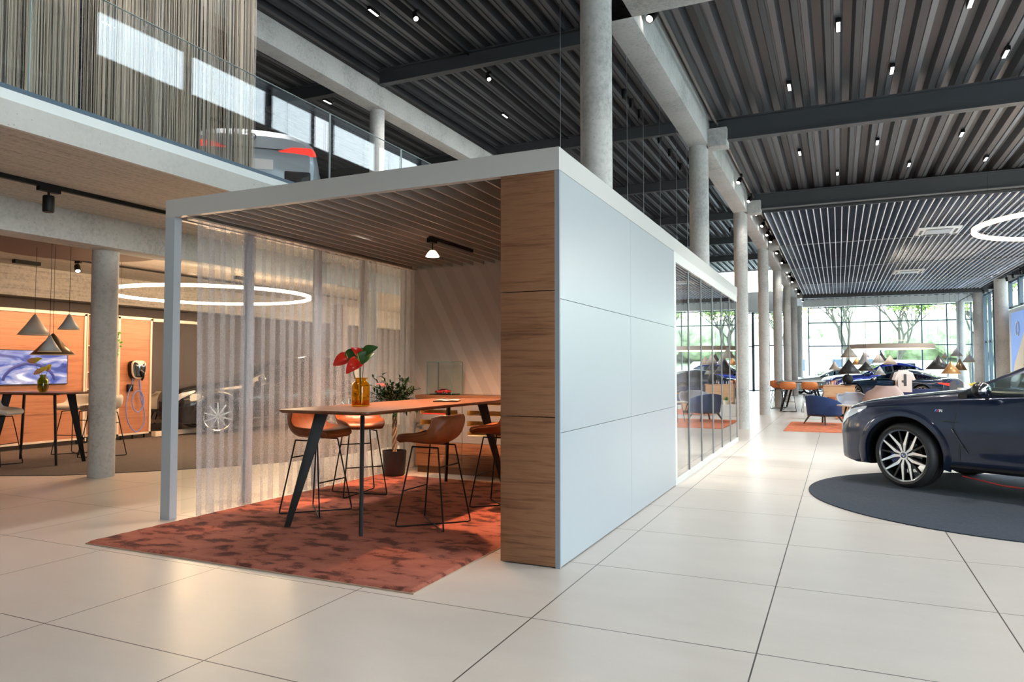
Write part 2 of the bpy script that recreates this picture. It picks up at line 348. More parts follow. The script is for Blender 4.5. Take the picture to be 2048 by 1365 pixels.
o_=['','first','second','third','fourth','fifth','sixth']
for i in range(1,7):
    hbeam('%s dark steel I-beam across the low corrugated ceiling of the right hall'%o_[i].capitalize(),'X',6.4+5.5*i,-1.87,6.8,5.1,5.46)
    hbeam('%s dark steel I-beam across the high ceiling left of the long concrete beam'%o_[i].capitalize(),'X',6.4+5.5*i,-8.4,-2.0,7.15,7.45)
    hbeam('%s dark steel I-beam over the gallery behind the high concrete beam'%o_[i].capitalize(),'X',6.4+5.5*i,-16.9,-8.76,7.15,7.45)
tag(MB().box(-1.6,6.3,38.75,38.95,4.92,5.3).build('steel_beam',STEEL),'deep dark steel beam closing the far edge of the louvred ceiling','beam')
# gallery slab
sl=thing('gallery_slab','board-marked concrete gallery floor slab with pale edge trim over the left bay','floor slab',(-5.94,0,3.31))
MB().box(-17,-5.94,-5,30,3.315,3.51).build('slab',CONB,sl,world=True)
MB().box(-5.945,-5.90,-5,30,3.30,3.512).build('edge_face',CONW,sl,world=True)
MB().box(-6.2,-5.915,-5,30,3.512,3.60).build('edge_trim',mat('edge_trim_white',(.8,.85,.88),.3),sl,world=True)
MB().box(-6.12,-5.93,-5,30,3.60,3.645).build('glass_channel',mat('blue_grey_channel',(.09,.14,.2),.35),sl,world=True)
GY=[-2.6,.5,3.6,7.42,9.1,10.9,12.7,14.5,16.3,18.1]
gl_l=['nearest seen glass balustrade pane in front of the string curtain','glass balustrade pane at the end of the string curtain before the silver car','narrow glass balustrade pane right of the silver car','glass balustrade pane in front of the slim gallery column']
for i in range(len(GY)-1):
    g=MB().box(-6.04,-6.02,GY[i]+.015,GY[i+1]-.015,3.63,4.75).build('glass_balustrade',[GLR,mat('glass_edge',(.42,.52,.53),.3)] if i==0 else [GLR,MT['glass_edge']])
    # polished edges
    tag(g,('gallery glass balustrade pane '+['outside the left border','at the left border','over most of the string curtain','in front of the silver car','just right of the silver car','in front of the slim gallery column','just past the slim gallery column','third past the slim gallery column','farthest, low above the cubicle fascia'][i]),'balustrade','glass balustrade panes')
    m=MB().box(-6.043,-6.017,GY[i]+.010,GY[i]+.016,3.63,4.755);m.box(-6.041,-6.019,GY[i]+.01,GY[i+1]-.01,4.75,4.7535)
    m.build('polished_edge',MT['glass_edge'],g)
# string curtain
m=MB()
for i in range(2300):
    y=R.uniform(2.6,6.24)
    x=-6.12-R.choice((0,.05,.12,.2,.3))-R.random()*.02; r=R.uniform(.0016,.0036); m.cm=R.choice((0,0,1,2))
    if noise.noise(Vector((y*9,x*3,0)))<-.33: continue
    z1=7.4; dy=R.uniform(-.012,.012)
    m.tube([(x,y,3.64),(x+R.uniform(-.005,.005),y+dy,z1)],r,4,caps=False)
tag(m.build('string_curtain',[mat('string_beige',(.74,.64,.53),.8),mat('string_grey',(.58,.54,.5),.8),mat('string_dark',(.10,.09,.08),.8)]),'beige and grey string curtain hanging on the gallery behind the glass balustrade','curtain',kind='stuff')
tag(MB().box(-6.6,-6.15,1.5,6.3,7.4,7.44).build('curtain_rail',BLK),'dark ceiling rail carrying the string curtain','rail')
# ---------------------------------------------------------------- lights fitted to ceilings
def linlight():
    t=thing('linear_downlight','x','lamp',(0,0,0)); MB().box(-.03,.03,-.14,.14,-.05,0).build('housing',BLK,t)
    m=MB()
    for i in range(6): m.box(-.02,.02,-.125+i*.043,-.125+i*.043+.034,-.054,-.05)
    m.build('diffuser',LITC,t); return t
L0=linlight()
RLt=[(.06,9.13),(-.58,10.83),(1.39,9.12),(2.01,10.82),(.72,10.79),(-.6,14.28),(.04,16.1),(.69,14.17),(1.33,15.99),(1.99,14.27),(2.64,16.17),(3.3,9.1),(2.7,12.9)]
wl=['centre front','left by the long beam','right front','farther right front','middle under the first bay','left of the second bay','lowest centre, near the louvred ceiling','middle of the second bay','right of centre, near the louvred ceiling','right of the second bay','far right, near the louvred ceiling','outermost right','behind the first steel beam']
for i,(x,y) in enumerate(RLt):
    lb='small black linear ceiling downlight of the right hall, '+wl[i]
    if i==0: L0.location=(x,y,5.48);L0['label']=lb;L0['group']='linear downlights of the right hall'
    else: dup(L0,(x,y,5.48),0,lb,'linear downlights of the right hall')
ULt=[(-7.04,9.78),(-7.09,12.12),(-7.12,15.17),(-7.1,18.2),(-9.65,11.14),(-9.68,12.5),(-10.38,12.7),(-9.72,15.9),(-9.7,9.3),(-9.7,7.4),(-11.5,8.2),(-7.1,7.0)]
ul=['brightest at the top left','left of the second bay','just over the gallery glass','beyond the third steel beam','between high beam and string curtain','left of the gallery steel beam','beside the gallery column','near the far end of the high beam','behind the string curtain, upper','behind the string curtain, left','behind the string curtain, lowest','near the string curtain top']
for i,(x,y) in enumerate(ULt): dup(L0,(x,y,7.45),0,'small linear ceiling light of the high ceiling, '+ul[i],'linear downlights of the high ceiling')
def spot(name='track_spotlight'):
    t=thing(name,'x','lamp',(0,0,0))
    MB().box(-.02,.02,-.07,.07,-.04,0).build('adapter',BLK,t)
    m=MB().cyl((0,0,-.04),(0,0,-.09),.008,n=8); m.build('arm',BLK,t)
    h=MB().lathe([(.001,0),(.045,0),(.048,.02),(.048,.14),(.04,.14),(.036,.12)],n=20)
    A=Vector((-.28,-.62,-.73)).to_track_quat('Z','Y').to_matrix().to_4x4()
    q=MB();q.add(h,Matrix.Translation((-.02,0,-.09))@A); q.build('head',BLK,t,smooth=True)
    q=MB();q.add(MB().lathe([(.001,.125),(.036,.125)],n=20),Matrix.Translation((-.02,0,-.09))@A);q.build('lens',LIT,t); return t
S0=spot()
tr=tag(MB().box(-1.76,-1.73,7.3,44,5.37,5.4).build('lighting_track',mat('grey_track',(.25,.22,.2),.4,.5)),'long thin lighting track beside the long concrete beam of the right hall','track')
ys=[7.6,12.3,15.1,16.9,18.4,20,21.4,22.6,23.6,24.9,27.3,28.8,30.1,31.4,33.6,35.2,36.6,39,41.5,43.5]
for i,y in enumerate(ys):
    lb='black track spotlight beside the long beam, number from the near end: '+str(i+1)
    lb=['bright black spotlight at the top of the track by the short cross beam','black track spotlight at the first steel beam joint','black track spotlight midway to the second joint','black track spotlight at the louvred ceiling corner'][i] if i<4 else 'small black spotlight beside the louvred ceiling, %s on the long track from the near end'%ORD[i]
    if i==0:
        S0.location=(-1.745,y,5.37);S0['label']=lb;S0['group']='spotlights on the long track'
    else: dup(S0,(-1.745,y,5.37),0,lb,'spotlights on the long track')
tag(MB().box(5.98,6.01,22,48,5.03,5.06).build('lighting_track',BLK),'thin black lighting track along the right edge of the louvred ceiling','track')
for j,y in enumerate((25.5,27.5,29.5,31,32.2,33.3,35.6,38.3,41,45)): dup(S0,(5.995,y,5.03),PI,'small black spotlight before the right windows, %s on the right track from the near end'%ORD[j],'spotlights on the right track')
tag(MB().box(-6.37,-6.34,6.9,30,7.40,7.43).build('lighting_track',BLK),'dark lighting track on the high ceiling left of the first column','track')
for y,l in ((10.02,'black spotlight on the high ceiling track near the top edge'),(12.75,'black spotlight on the high ceiling track beyond the first steel beam')): dup(S0,(-6.355,y,7.4),1.2,l,'spotlights on the high ceiling track')
for i,(y) in enumerate((14.76,15.36,16.1,18.1,19.35,20.85,31.3)):
    o=MB().lathe([(.001,0),(.05,0),(.055,.1),(.05,.2),(.001,.2)],(-4.1,y,7.2),12).build('ceiling_projector_lamp',BLK,smooth=True);tag(o,'unlit black cylinder lamp on the high ceiling, %s from the near end'%['first','second','third','fourth','fifth','sixth','seventh'][i],'lamp','unlit cylinder lamps on the high ceiling')
# left bay soffit track with big black spotlight
tag(MB().box(-7.45,-7.40,1.0,8.5,3.27,3.315).build('lighting_track',BLK),'black lighting track on the gallery soffit at the far left','track')
t=thing('ceiling_spotlight','large unlit black cylinder spotlight hanging from the soffit track at the far left','lamp',(-7.425,4.68,3.28))
MB().box(-.03,.03,-.11,.11,-.05,0).build('adapter',BLK,t); MB().cyl((0,0,-.03),(0,0,-.12),.012).build('arm',BLK,t)
MB().lathe([(.001,-.26),(.05,-.26),(.055,-.25),(.055,-.1),(.05,-.09),(.001,-.09)],n=28).build('head',BLK,t,smooth=True)
# ---------------------------------------------------------------- louvred metal ceiling
lt=thing('louvred_ceiling','suspended glossy louvre ceiling with white runners in the right hall','ceiling panel',(2,28,5.1))
m=MB()
x=-1.55
while x<6.0: m.box(x-.009,x+.009,17.75,38.6,5.085,5.12);x+=.1525
m.build('runners',mat('white_runner',(.9,.9,.92),.4),lt,world=True)
m=MB();y=17.8
while y<38.6: m.obox((2.2,y,5.125),(7.5,.052,.004),rx=math.radians(7));y+=.062
o=m.build('louvre_blades',mat('glossy_dark_blade',(.36,.42,.54),.10,1),lt,world=True);o['kind']='stuff'
MB().box(-1.56,6.0,17.72,17.75,5.08,5.14).build('edge_profile',STEEL,lt,world=True)
for i,y in enumerate((21.8,30.6)):
    t=thing('air_conditioning_cassette','square white air cassette in the louvred ceiling, %s'%('nearer one' if i==0 else 'farther one'),'air conditioner',(2.45,y,5.08),0,'air cassettes in the louvred ceiling')
    MB().box(-.5,.5,-.5,.5,-.05,.0).build('frame',MT['white_paint'],t,bevel=.02); MB().box(-.3,.3,-.3,.3,-.06,-.05).build('grille',mat('grey_grille',(.35,.36,.38),.4) if i==0 else MT['grey_grille'],t)
    for a in range(4):
        q=MB();q.add(MB().obox((0,.4,-.055),(.6,.06,.008)),Matrix.Rotation(a*PI/2,4,'Z'));q.build('outlet_flap',DK,t)
# ring lights
def ring(name,label,c,r,hh=.05,wd=.045,body=None,wires=4,ztop=5.4,mt=None):
    t=thing(name,label,'ring lamp',c)
    MB().lathe([(r-wd,0),(r,0),(r,hh),(r-wd,hh)],n=96,closed=True).build('glowing_ring',mt or RINGM,t,smooth=True)
    if body: MB().lathe([(r+.002,0),(r+.03,0),(r+.03,hh+body),(r+.002,hh+body)],n=96,closed=True).build('outer_band',mat('ring_band',(.5,.42,.36),.5) if 'ring_band' not in MT else MT['ring_band'],t,smooth=True)
    for k in range(wires):
        a=k*2*PI/wires+.4; m=MB().tube([(math.cos(a)*(r-.02),math.sin(a)*(r-.02),hh),(math.cos(a)*(r-.02),math.sin(a)*(r-.02),ztop-c[2])],.0025,4);m.build('wire',BLK,t)
    return t
ring('ring_light','large glowing ring lamp hanging in the left bay behind the sheer curtain',(-9.72,8.95,2.62),1.62,.05,ztop=3.31)
ring('ring_light','glowing ring lamp at the right border under the louvred ceiling',(4.1,15.9,4.0),1.75,.07,.07,ztop=5.4)
ring('ring_light','wide glowing ring lamp with pale band hanging before the end glazing',(1.95,33,2.2),1.55,.06,.08,body=.12,ztop=5.084)
ring('ring_light','small far ring lamp seen through the curtain in the left bay',(-10.2,18.9,2.45),1.2,.04,.04,ztop=3.3)
# suspension cables over cubicle
for i,(y,zt) in enumerate([(6.9,7.4),(7.9,7.4),(8.6,7.4),(9.5,7.4),(10.4,7.4),(11.5,7.4),(12.8,7.4),(13.8,7.4)]):
    o=MB().tube([(-2.6,y,2.98),(-2.6,y,zt)],.004,5).build('suspension_cable',mat('cable_steel',(.5,.55,.6),.3,.8) if i==0 else MT['cable_steel']);tag(o,'thin steel cable from cubicle roof to high ceiling, %s from the thick first column'%ORD[i],'cable','suspension cables above the cubicle')
# ---------------------------------------------------------------- meeting cubicle
X0,X1,Y0,Y1,ZT=-5.75,-1.79,4.72,14.5,2.985
cb=thing('meeting_cubicle','silver framed meeting cubicle with walnut end, pale grey wall and glass front','cubicle',(-1.79,4.72,0))
P=lambda m,n,mt,par=cb,**k: m.build(n,mt,par,world=True,**k)
P(MB().box(X0,X1,Y0,Y0+.06,2.82,ZT),'fascia',FASC); P(MB().box(X1-.05,X1,Y0+.061,Y1,2.82,ZT),'fascia',FASC)
P(MB().box(X0,X0+.05,Y0+.061,Y1,2.82,ZT),'fascia',FASC); P(MB().box(X0,X1,Y1,Y1+.05,2.82,ZT),'fascia',FASC)
POSTM=mat('pale_blue_grey_post',(.42,.47,.52),.4)
P(MB().box(X0,X0+.12,Y0,Y0+.08,0,2.82),'post',POSTM)
for y in (5.68,6.78,7.7,8.66,10.1,11.6,13.0,14.4): P(MB().box(X0+.02,X0+.08,y,y+.09,0,2.82),'post',POSTM)
ys=[4.82,5.68,6.78,7.7,8.66,10.1,11.6,13.0,14.4]
for a,b_ in zip(ys[:-1],ys[1:]): P(MB().box(X0+.045,X0+.055,a+.09,b_,0.02,2.8),'side_pane',GL)
# roof: lid + blades
P(MB().box(X0+.05,X1-.05,Y0+.06,Y1,2.955,2.975),'roof_panel',mat('dark_taupe',(.17,.155,.14),.8))
m=MB();x=X0+.2
while x<X1-.5: m.box(x-.008,x+.008,Y0+.06,8.68,2.825,2.945);x+=.165
P(m,'ceiling_blades',mat('taupe_blade',(.42,.39,.35),.4))
m=MB();y=8.85
while y<14.4: m.box(X0+.1,X1-.1,y-.01,y+.01,2.83,2.94);y+=.10
P(m,'ceiling_blades',mat('pale_blade',(.5,.48,.44),.45))
for z0,z1 in ((0.0,1.052),(1.058,1.953),(1.959,2.818)):
    P(MB().box(-2.25,-1.825,Y0,Y0+.03,z0+(.01 if z0==0 else 0),z1),'walnut_panel',WALN,bevel=.002)
P(MB().box(-1.825,-1.79,Y0,Y0+.02,0,2.818),'edge_trim',mat('edge_grey',(.25,.28,.31),.4))
for y0,y1 in ((Y0+.021,6.624),(6.628,8.62)):
    for z0,z1 in ((0.01,.943),(.947,1.894),(1.898,2.817)): P(MB().box(-1.82,-1.79,y0,y1,z0,z1),'grey_panel',GREYP)
P(MB().box(-2.25,-2.22,Y0+.03,8.62,0,2.82),'inner_wall',mat('warm_white',(.55,.5,.45),.7))
# glass front: frame, mullions, panes
FRM=mat('glass_wall_frame',(.62,.63,.61),.4)
P(MB().box(-1.84,-1.79,8.62,8.72,0,2.82),'frame_post',FRM); P(MB().box(-1.84,-1.79,8.72,Y1,0,.07),'frame_rail',FRM); P(MB().box(-1.84,-1.79,8.72,Y1,2.70,2.82),'frame_rail',FRM)
ys=[8.72,9.58,10.53,11.55,12.5,13.5,14.42]
for a,b_ in zip(ys[:-1],ys[1:]):
    P(MB().box(-1.83,-1.80,b_-.02,b_+.03,.07,2.70),'mullion',mat('mullion_dark',(.16,.17,.18),.4) if b_==9.58 else MT['mullion_dark'])
    P(MB().box(-1.818,-1.808,a+.03,b_-.02,.07,2.70),'front_pane',GLW)
P(MB().box(X0,X1,Y1-.03,Y1,0,2.82),'rear_wall',MT['warm_white'])
# back wall with diagonal stripes
bw=mat('striped_wallpaper',(.42,.37,.33),.7);b=bw.node_tree.nodes['Principled BSDF']
t=N(bw,'ShaderNodeTexCoord');s=N(bw,'ShaderNodeSeparateXYZ');lk(bw,t.outputs['Object'],s.inputs[0])
a=N(bw,'ShaderNodeMath',operation='MULTIPLY_ADD');a.inputs[1].default_value=.52;lk(bw,s.outputs['Z'],a.inputs[0]);lk(bw,s.outputs['X'],a.inputs[2])
a2=N(bw,'ShaderNodeMath',operation='MULTIPLY');a2.inputs[1].default_value=3.6;lk(bw,a.outputs[0],a2.inputs[0]);fr=N(bw,'ShaderNodeMath',operation='FRACT');lk(bw,a2.outputs[0],fr.inputs[0])
nz=N(bw,'ShaderNodeTexNoise',Scale=1.2);fl=N(bw,'ShaderNodeMath',operation='FLOOR');lk(bw,a2.outputs[0],fl.inputs[0])
wn=N(bw,'ShaderNodeTexWhiteNoise',noise_dimensions='1D');lk(bw,fl.outputs[0],wn.inputs['W'])
gt=N(bw,'ShaderNodeMath',operation='LESS_THAN');lk(bw,fr.outputs[0],gt.inputs[0]);gt.inputs[1].default_value=.5
mm=N(bw,'ShaderNodeMath',operation='MULTIPLY');lk(bw,wn.outputs[0],mm.inputs[0]);lk(bw,gt.outputs[0],mm.inputs[1])
r=ramp(bw,[(0,(.50,.46,.42)),(.2,(.52,.48,.44)),(1,(.60,.56,.52))]);lk(bw,mm.outputs[0],r.inputs[0]);lk(bw,r.outputs[0],b.inputs['Base Color'])
P(MB().box(X0+.09,-2.25,8.72,8.80,0,2.82),'striped_wall',bw)
# ---------------------------------------------------------------- rug
rm=mat('rust_shag',(.42,.13,.06),.95);b=rm.node_tree.nodes['Principled BSDF']
t=N(rm,'ShaderNodeTexCoord');mp=N(rm,'ShaderNodeMapping');mp.inputs['Scale'].default_value=(.9,1.5,1);mp.inputs['Rotation'].default_value=(0,0,.25)
n1=N(rm,'ShaderNodeTexNoise',Scale=5.2,Detail=3.5,Roughness=.55,Distortion=.35);n2=N(rm,'ShaderNodeTexNoise',Scale=1.3,Detail=2.0);n3=N(rm,'ShaderNodeTexNoise',Scale=140.0,Detail=2.0)
lk(rm,t.outputs['Object'],mp.inputs[0])
for q in (n1,n2): lk(rm,mp.outputs[0],q.inputs['Vector'])
lk(rm,t.outputs['Object'],n3.inputs['Vector'])
a=N(rm,'ShaderNodeMath',operation='MULTIPLY_ADD');a.inputs[1].default_value=.3;lk(rm,n2.outputs[0],a.inputs[0]);lk(rm,n1.outputs[0],a.inputs[2])
a2=N(rm,'ShaderNodeMath',operation='MULTIPLY_ADD');a2.inputs[1].default_value=.22;lk(rm,n3.outputs[0],a2.inputs[0]);lk(rm,a.outputs[0],a2.inputs[2])
r=ramp(rm,[(.625,(.085,.017,.011)),(.685,(.17,.04,.024)),(.735,(.31,.09,.058)),(.92,(.37,.115,.075))]);lk(rm,a2.outputs[0],r.inputs[0]);lk(rm,r.outputs[0],b.inputs['Base Color'])
bp=N(rm,'ShaderNodeBump',Strength=.9,Distance=.012);lk(rm,a2.outputs[0],bp.inputs['Height']);lk(rm,bp.outputs[0],b.inputs['Normal'])
rg=thing('area_rug','large rust orange shag rug under the walnut high table in the cubicle','rug',(-3.95,5.8,0))
m=MB()
def rf(u,v):
    x=-5.48+3.06*u;y=3.82+4.03*v; e=min(u,1-u,v,1-v); z=.008 if e<=0 else .024+.003*noise.noise(Vector((x*14,y*14,0)))
    if e<=0: x+=.006*noise.noise(Vector((x*20,y*20,3)));y+=.006*noise.noise(Vector((x*20,y*20,7)))
    return (x,y,z)
m.grid(rf,150,190); m.build('pile',rm,rg,world=True,smooth=True,angle=80)
MB().box(-5.485,-2.415,3.815,7.855,.0,.009).build('bound_edge',mat('rug_binding',(.35,.25,.18),.8),rg,world=True)
# ---------------------------------------------------------------- sheer curtains
def sheer(name,op,col):
    m=D.materials.new(name);m.use_nodes=True;m.node_tree.nodes.clear()
    o=N(m,'ShaderNodeOutputMaterial');mx=N(m,'ShaderNodeMixShader');tr_=N(m,'ShaderNodeBsdfTransparent')
    df=N(m,'ShaderNodeBsdfDiffuse');tl=N(m,'ShaderNodeBsdfTranslucent');m2=N(m,'ShaderNodeMixShader');m2.inputs[0].default_value=.5
    df.inputs[0].default_value=(*col,1);tl.inputs[0].default_value=(*col,1)
    t=N(m,'ShaderNodeTexCoord');mp=N(m,'ShaderNodeMapping');mp.inputs['Scale'].default_value=(1,1,1);nz=N(m,'ShaderNodeTexNoise',Scale=160.0,Detail=1.0);lk(m,t.outputs['Object'],nz.inputs['Vector'])
    mr=N(m,'ShaderNodeMapRange');mr.inputs[1].default_value=.3;mr.inputs[2].default_value=.7;mr.inputs[3].default_value=op*.8;mr.inputs[4].default_value=op*1.2;lk(m,nz.outputs[0],mr.inputs[0])
    lk(m,df.outputs[0],m2.inputs[1]);lk(m,tl.outputs[0],m2.inputs[2]);lk(m,mr.outputs[0],mx.inputs[0]);lk(m,tr_.outputs[0],mx.inputs[1]);lk(m,m2.outputs[0],mx.inputs[2]);lk(m,mx.outputs[0],o.inputs[0]);return m
SH=sheer('sheer_fabric',.26,(.80,.82,.90));SHB=sheer('sheer_hem',.32,(.7,.7,.75))
def curtain(label,x,y0,y1,n,z0,z1,amp,mt,hem,ph=0,axis='Y'):
    t=thing('sheer_curtain',label,'curtain',(x,y0,0) if axis=='Y' else (y0,x,0))
    L=y1-y0
    def fn(zlo,zhi):
        def g(u,v):
            k=u*n;fr=k-math.floor(k)
            # omega pleat: path doubles back a little
            a=2*PI*k
            z=zlo+(zhi-zlo)*v; h=(z-z0)/(z1-z0)
            A=amp*(1+.35*(1-h)*math.sin(k*1.7+ph))
            yy=u*L+ .62*(L/n)*math.sin(a*1.0)*.5*(.9+.2*math.sin(k))+ .02*(1-h)*math.sin(k*.9)
            xx=A*math.cos(a*.5+ph)*1.0 if False else A*math.sin(a+1.3)*.9+.012*(1-h)*math.sin(k*3.1)
            xx+= .03*(1-h)*(u<.06)
            return (xx,yy,z) if axis=='Y' else (yy,xx,z)
        return g
    m=MB().grid(fn(z0+.10,z1),n*12,14);m.build('curtain_fabric',mt,t,smooth=True,angle=180)
    m=MB().grid(fn(z0,z0+.10),n*12,2);m.build('hem',hem,t,smooth=True,angle=180)
    return t
curtain('long white sheer curtain along the left side of the cubicle, behind the high table',-5.52,4.86,8.64,27,.015,2.80,.045,SH,SHB)
tag(MB().box(-5.56,-5.48,4.8,8.7,2.80,2.818).build('curtain_track',CREAMF),'slim curtain track over the long sheer curtain in the cubicle','track')
for i,(a,b_) in enumerate(((8.85,9.35),(9.7,10.1),(10.65,10.95),(11.7,12.1),(12.6,12.9),(13.6,13.9))):
    curtain('gathered white sheer curtain behind the %s glass pane of the cubicle front'%['first','second','third','fourth','fifth','sixth'][i],-2.0,a,b_,5,.05,2.80,.05,SH,SHB,i)
# ---------------------------------------------------------------- main bar table
def splay_leg(top,foot,w0,w1,th,dirv):
    m=MB();d=Vector(dirv).normalized();n_=Vector((-d.y,d.x,0))
    vs=[]
    for p,w_ in ((foot,w1),(top,w0)):
        p=Vector(p)
        for a,b_ in ((-1,-1),(1,-1),(1,1),(-1,1)): vs.append(p+d*(a*w_/2)+n_*(b_*th/2))
    m._a(vs,[(3,2,1,0),(4,5,6,7),(0,1,5,4),(1,2,6,5),(2,3,7,6),(3,0,4,7)]);return m
def rounded(x0,x1,y0,y1,r,n=8):
    out=[]
    for cx,cy,a0 in ((x1-r,y1-r,0),(x0+r,y1-r,90),(x0+r,y0+r,180),(x1-r,y0+r,270)):
        for k in range(n+1): a=math.radians(a0+90*k/n);out.append((cx+r*math.cos(a),cy+r*math.sin(a)))
    return out
def high_table(label,c,lx,ly,h,inset,splay,topm,rz=0,group=None,th=.03,cham=True):
    t=thing('high_table',label,'table',c,rz,group)
    m=MB(); p=rounded(-lx/2,lx/2,-ly/2,ly/2,.07); n=len(p)
    q=rounded(-lx/2+.02,lx/2-.02,-ly/2+.02,ly/2-.02,.06)
    vs=[(x,y,h-th) for x,y in q]+[(x,y,h-.012) for x,y in p]+[(x,y,h) for x,y in p]
    fs=[tuple(range(n))[::-1],tuple(range(2*n,3*n))]+[(k*n+i,k*n+(i+1)%n,(k+1)*n+(i+1)%n,(k+1)*n+i) for k in (0,1) for i in range(n)]
    m._a(vs,fs);m.build('tabletop',topm,t,smooth=True,angle=30)
    for sx in (-1,1):
        for sy in (-1,1):
            fx,fy=sx*(lx/2-inset[0]),sy*(ly/2-inset[1])
            splay_leg((fx-sx*splay[0],fy-sy*splay[1],h-th),(fx,fy,0),.115,.05,.03,(sx,sy*1.15,0)).build('leg',BLK,t,bevel=.003)
    m=MB().box(-lx/2+inset[0]+splay[0]-.03,lx/2-inset[0]-splay[0]+.03,-ly/2+inset[1]+splay[1]-.05,-ly/2+inset[1]+splay[1]+.05,h-th-.012,h-th)
    m.box(-lx/2+inset[0]+splay[0]-.03,lx/2-inset[0]-splay[0]+.03,ly/2-inset[1]-splay[1]-.05,ly/2-inset[1]-splay[1]+.05,h-th-.012,h-th);m.build('mounting_plate',BLK,t)
    return t
high_table('long walnut high table with splayed black legs on the rust rug',(-3.99,6.26,.022),.98,2.86,1.02,(.10,.05),(.17,.24),WALNT)
# ---------------------------------------------------------------- stools
LEA=mat('cognac_leather',(.21,.055,.013),.4,noise_=(9,.18,4),bump=.25);LEAC=mat('cream_fabric',(.55,.49,.42),.7);LEAO=mat('orange_leather',(.62,.2,.06),.4)
def stool(label,loc,rz,lm,group=None,seat=.74,back=.97,piping=True,name='bar_stool'):
    t=thing(name,label,'stool',loc,rz,group)
    prof=[(.245,seat-.012),(.225,seat+.012),(.12,seat+.008),(.0,seat),(-.09,seat+.004),(-.165,seat+.045),(-.21,seat+.11),(-.235,seat+.17),(-.25,back)]
    wid=[.175,.205,.235,.245,.245,.24,.23,.205,.15]
    cur=[.004,.015,.045,.065,.085,.10,.085,.05,.0];fw=[0,0,0,.0,.01,.05,.095,.10,.06]
    def lerp(a,v):
        v=max(0,min(.9999,v))*(len(a)-1);i=int(v);f=v-i
        p=lambda k:a[max(0,min(len(a)-1,k))]
        p0,p1,p2,p3=p(i-1),p(i),p(i+1),p(i+2)
        return .5*((2*p1)+(-p0+p2)*f+(2*p0-5*p1+4*p2-p3)*f*f+(-p0+3*p1-3*p2+p3)*f**3)
    def S(off):
        def g(u,v):
            s=u*2-1;y=lerp([q[0] for q in prof],v);z=lerp([q[1] for q in prof],v);w_=lerp(wid,v)
            x=w_*math.sin(s*PI/2*.98);q=abs(s)**2.2
            # outward normal offset in profile plane
            dy=lerp([q_[0] for q_ in prof],min(1,v+.02))-lerp([q_[0] for q_ in prof],max(0,v-.02));dz=lerp([q_[1] for q_ in prof],min(1,v+.02))-lerp([q_[1] for q_ in prof],max(0,v-.02))
            l=math.hypot(dy,dz) or 1
            ny,nz=dz/l,-dy/l
            e=min(1,min(v,1-v)*9)*min(1,(1-abs(s))*5);e=math.sqrt(max(0,e))
            th=off*(.014+.030*e)
            pl=0
            if off<0: pl=-.006*math.exp(-((s/.08)**2))-.004*abs(math.sin(s*9))*min(1,v*1.2)
            return Vector((x*(1+.04*off*e),y+lerp(fw,v)*q+ny*th-0*pl, z+lerp(cur,v)*q+nz*th+pl))
        return g
    m=MB().grid(S(1),22,26)
    m.build('seat_shell',lm,t,smooth=True,angle=80)
    m=MB().grid(S(-.55),22,26);g1=S(1);g2=S(-.55)
    # rim strip joining both skins
    rim=[(i/22,0) for i in range(23)]+[(1,j/26) for j in range(1,27)]+[(i/22,1) for i in range(21,-1,-1)]+[(0,j/26) for j in range(25,0,-1)]
    vs=[g1(*q) for q in rim]+[g2(*q) for q in rim];n=len(rim);m._a(vs,[(i,(i+1)%n,n+(i+1)%n,n+i) for i in range(n)])
    m.build('seat_cushion',lm,t,smooth=True,angle=80)
    if piping: MB().tube([tuple((g1(*q)+g2(*q))/2) for q in rim],.0065,6,closed=True).build('piping',lm,t,smooth=True)
    r=.0072;zt=seat-.045
    tops={(sx,sy):Vector((sx*.15,sy*.13+.0,zt)) for sx in(-1,1) for sy in(-1,1)};feet={(sx,sy):Vector((sx*.24,sy*.24,r)) for sx in(-1,1) for sy in(-1,1)}
    for a,b_ in (((-1,-1),(1,1)),((1,-1),(-1,1))):
        # one continuous rod: leg, diagonal runner, leg
        pts=[]
        ta,fa,fb,tb=tops[a],feet[a],feet[b_],tops[b_]
        pts+=[ta+Vector((0,0,.0)),ta.lerp(fa,.5),ta.lerp(fa,.955)];pts.append(fa.lerp(fb,.006)+Vector((0,0,.006)));pts.append(fa.lerp(fb,.045));pts.append(fa.lerp(fb,.5));pts.append(fa.lerp(fb,.955));pts.append(fa.lerp(fb,.994)+Vector((0,0,.006)));pts+= [tb.lerp(fb,.955),tb.lerp(fb,.5),tb]
        MB().tube(pts,r,8).build('leg_rod',BLK,t,smooth=True,angle=60)
    for sx in (-1,1):
        a,b_=tops[(sx,1)],tops[(sx,-1)];MB().tube([a,b_],r,8).build('seat_rail',BLK,t,smooth=True)
    def bar(a,b_,z):
        k=lambda q:tops[q].lerp(feet[q],(zt-z)/zt)
        MB().tube([k(a),k(b_)],r*.9,8).build('footrest',BLK,t,smooth=True)
    bar((-1,1),(1,1),.31);bar((-1,-1),(1,-1),.53)
    return t
# local +Y is the front of the stool
st=stool('cognac leather bar stool at the table corner nearest the camera, back towards the walnut panel',(-3.27,5.49,.022),PI/2,LEA,'bar stools around the walnut high table')
# rz so that +Y faces -X : rotate +90deg
dup(st,(-4.59,5.51,.022),-PI/2,'cognac leather bar stool left of the near black table leg, by the curtain')
dup(st,(-4.82,6.5,.022),-PI/2-.66,'cognac leather bar stool turned towards the camera, behind the table near the vase')
dup(st,(-3.10,6.53,.022),PI/2,'cognac leather bar stool partly cut off by the walnut panel')
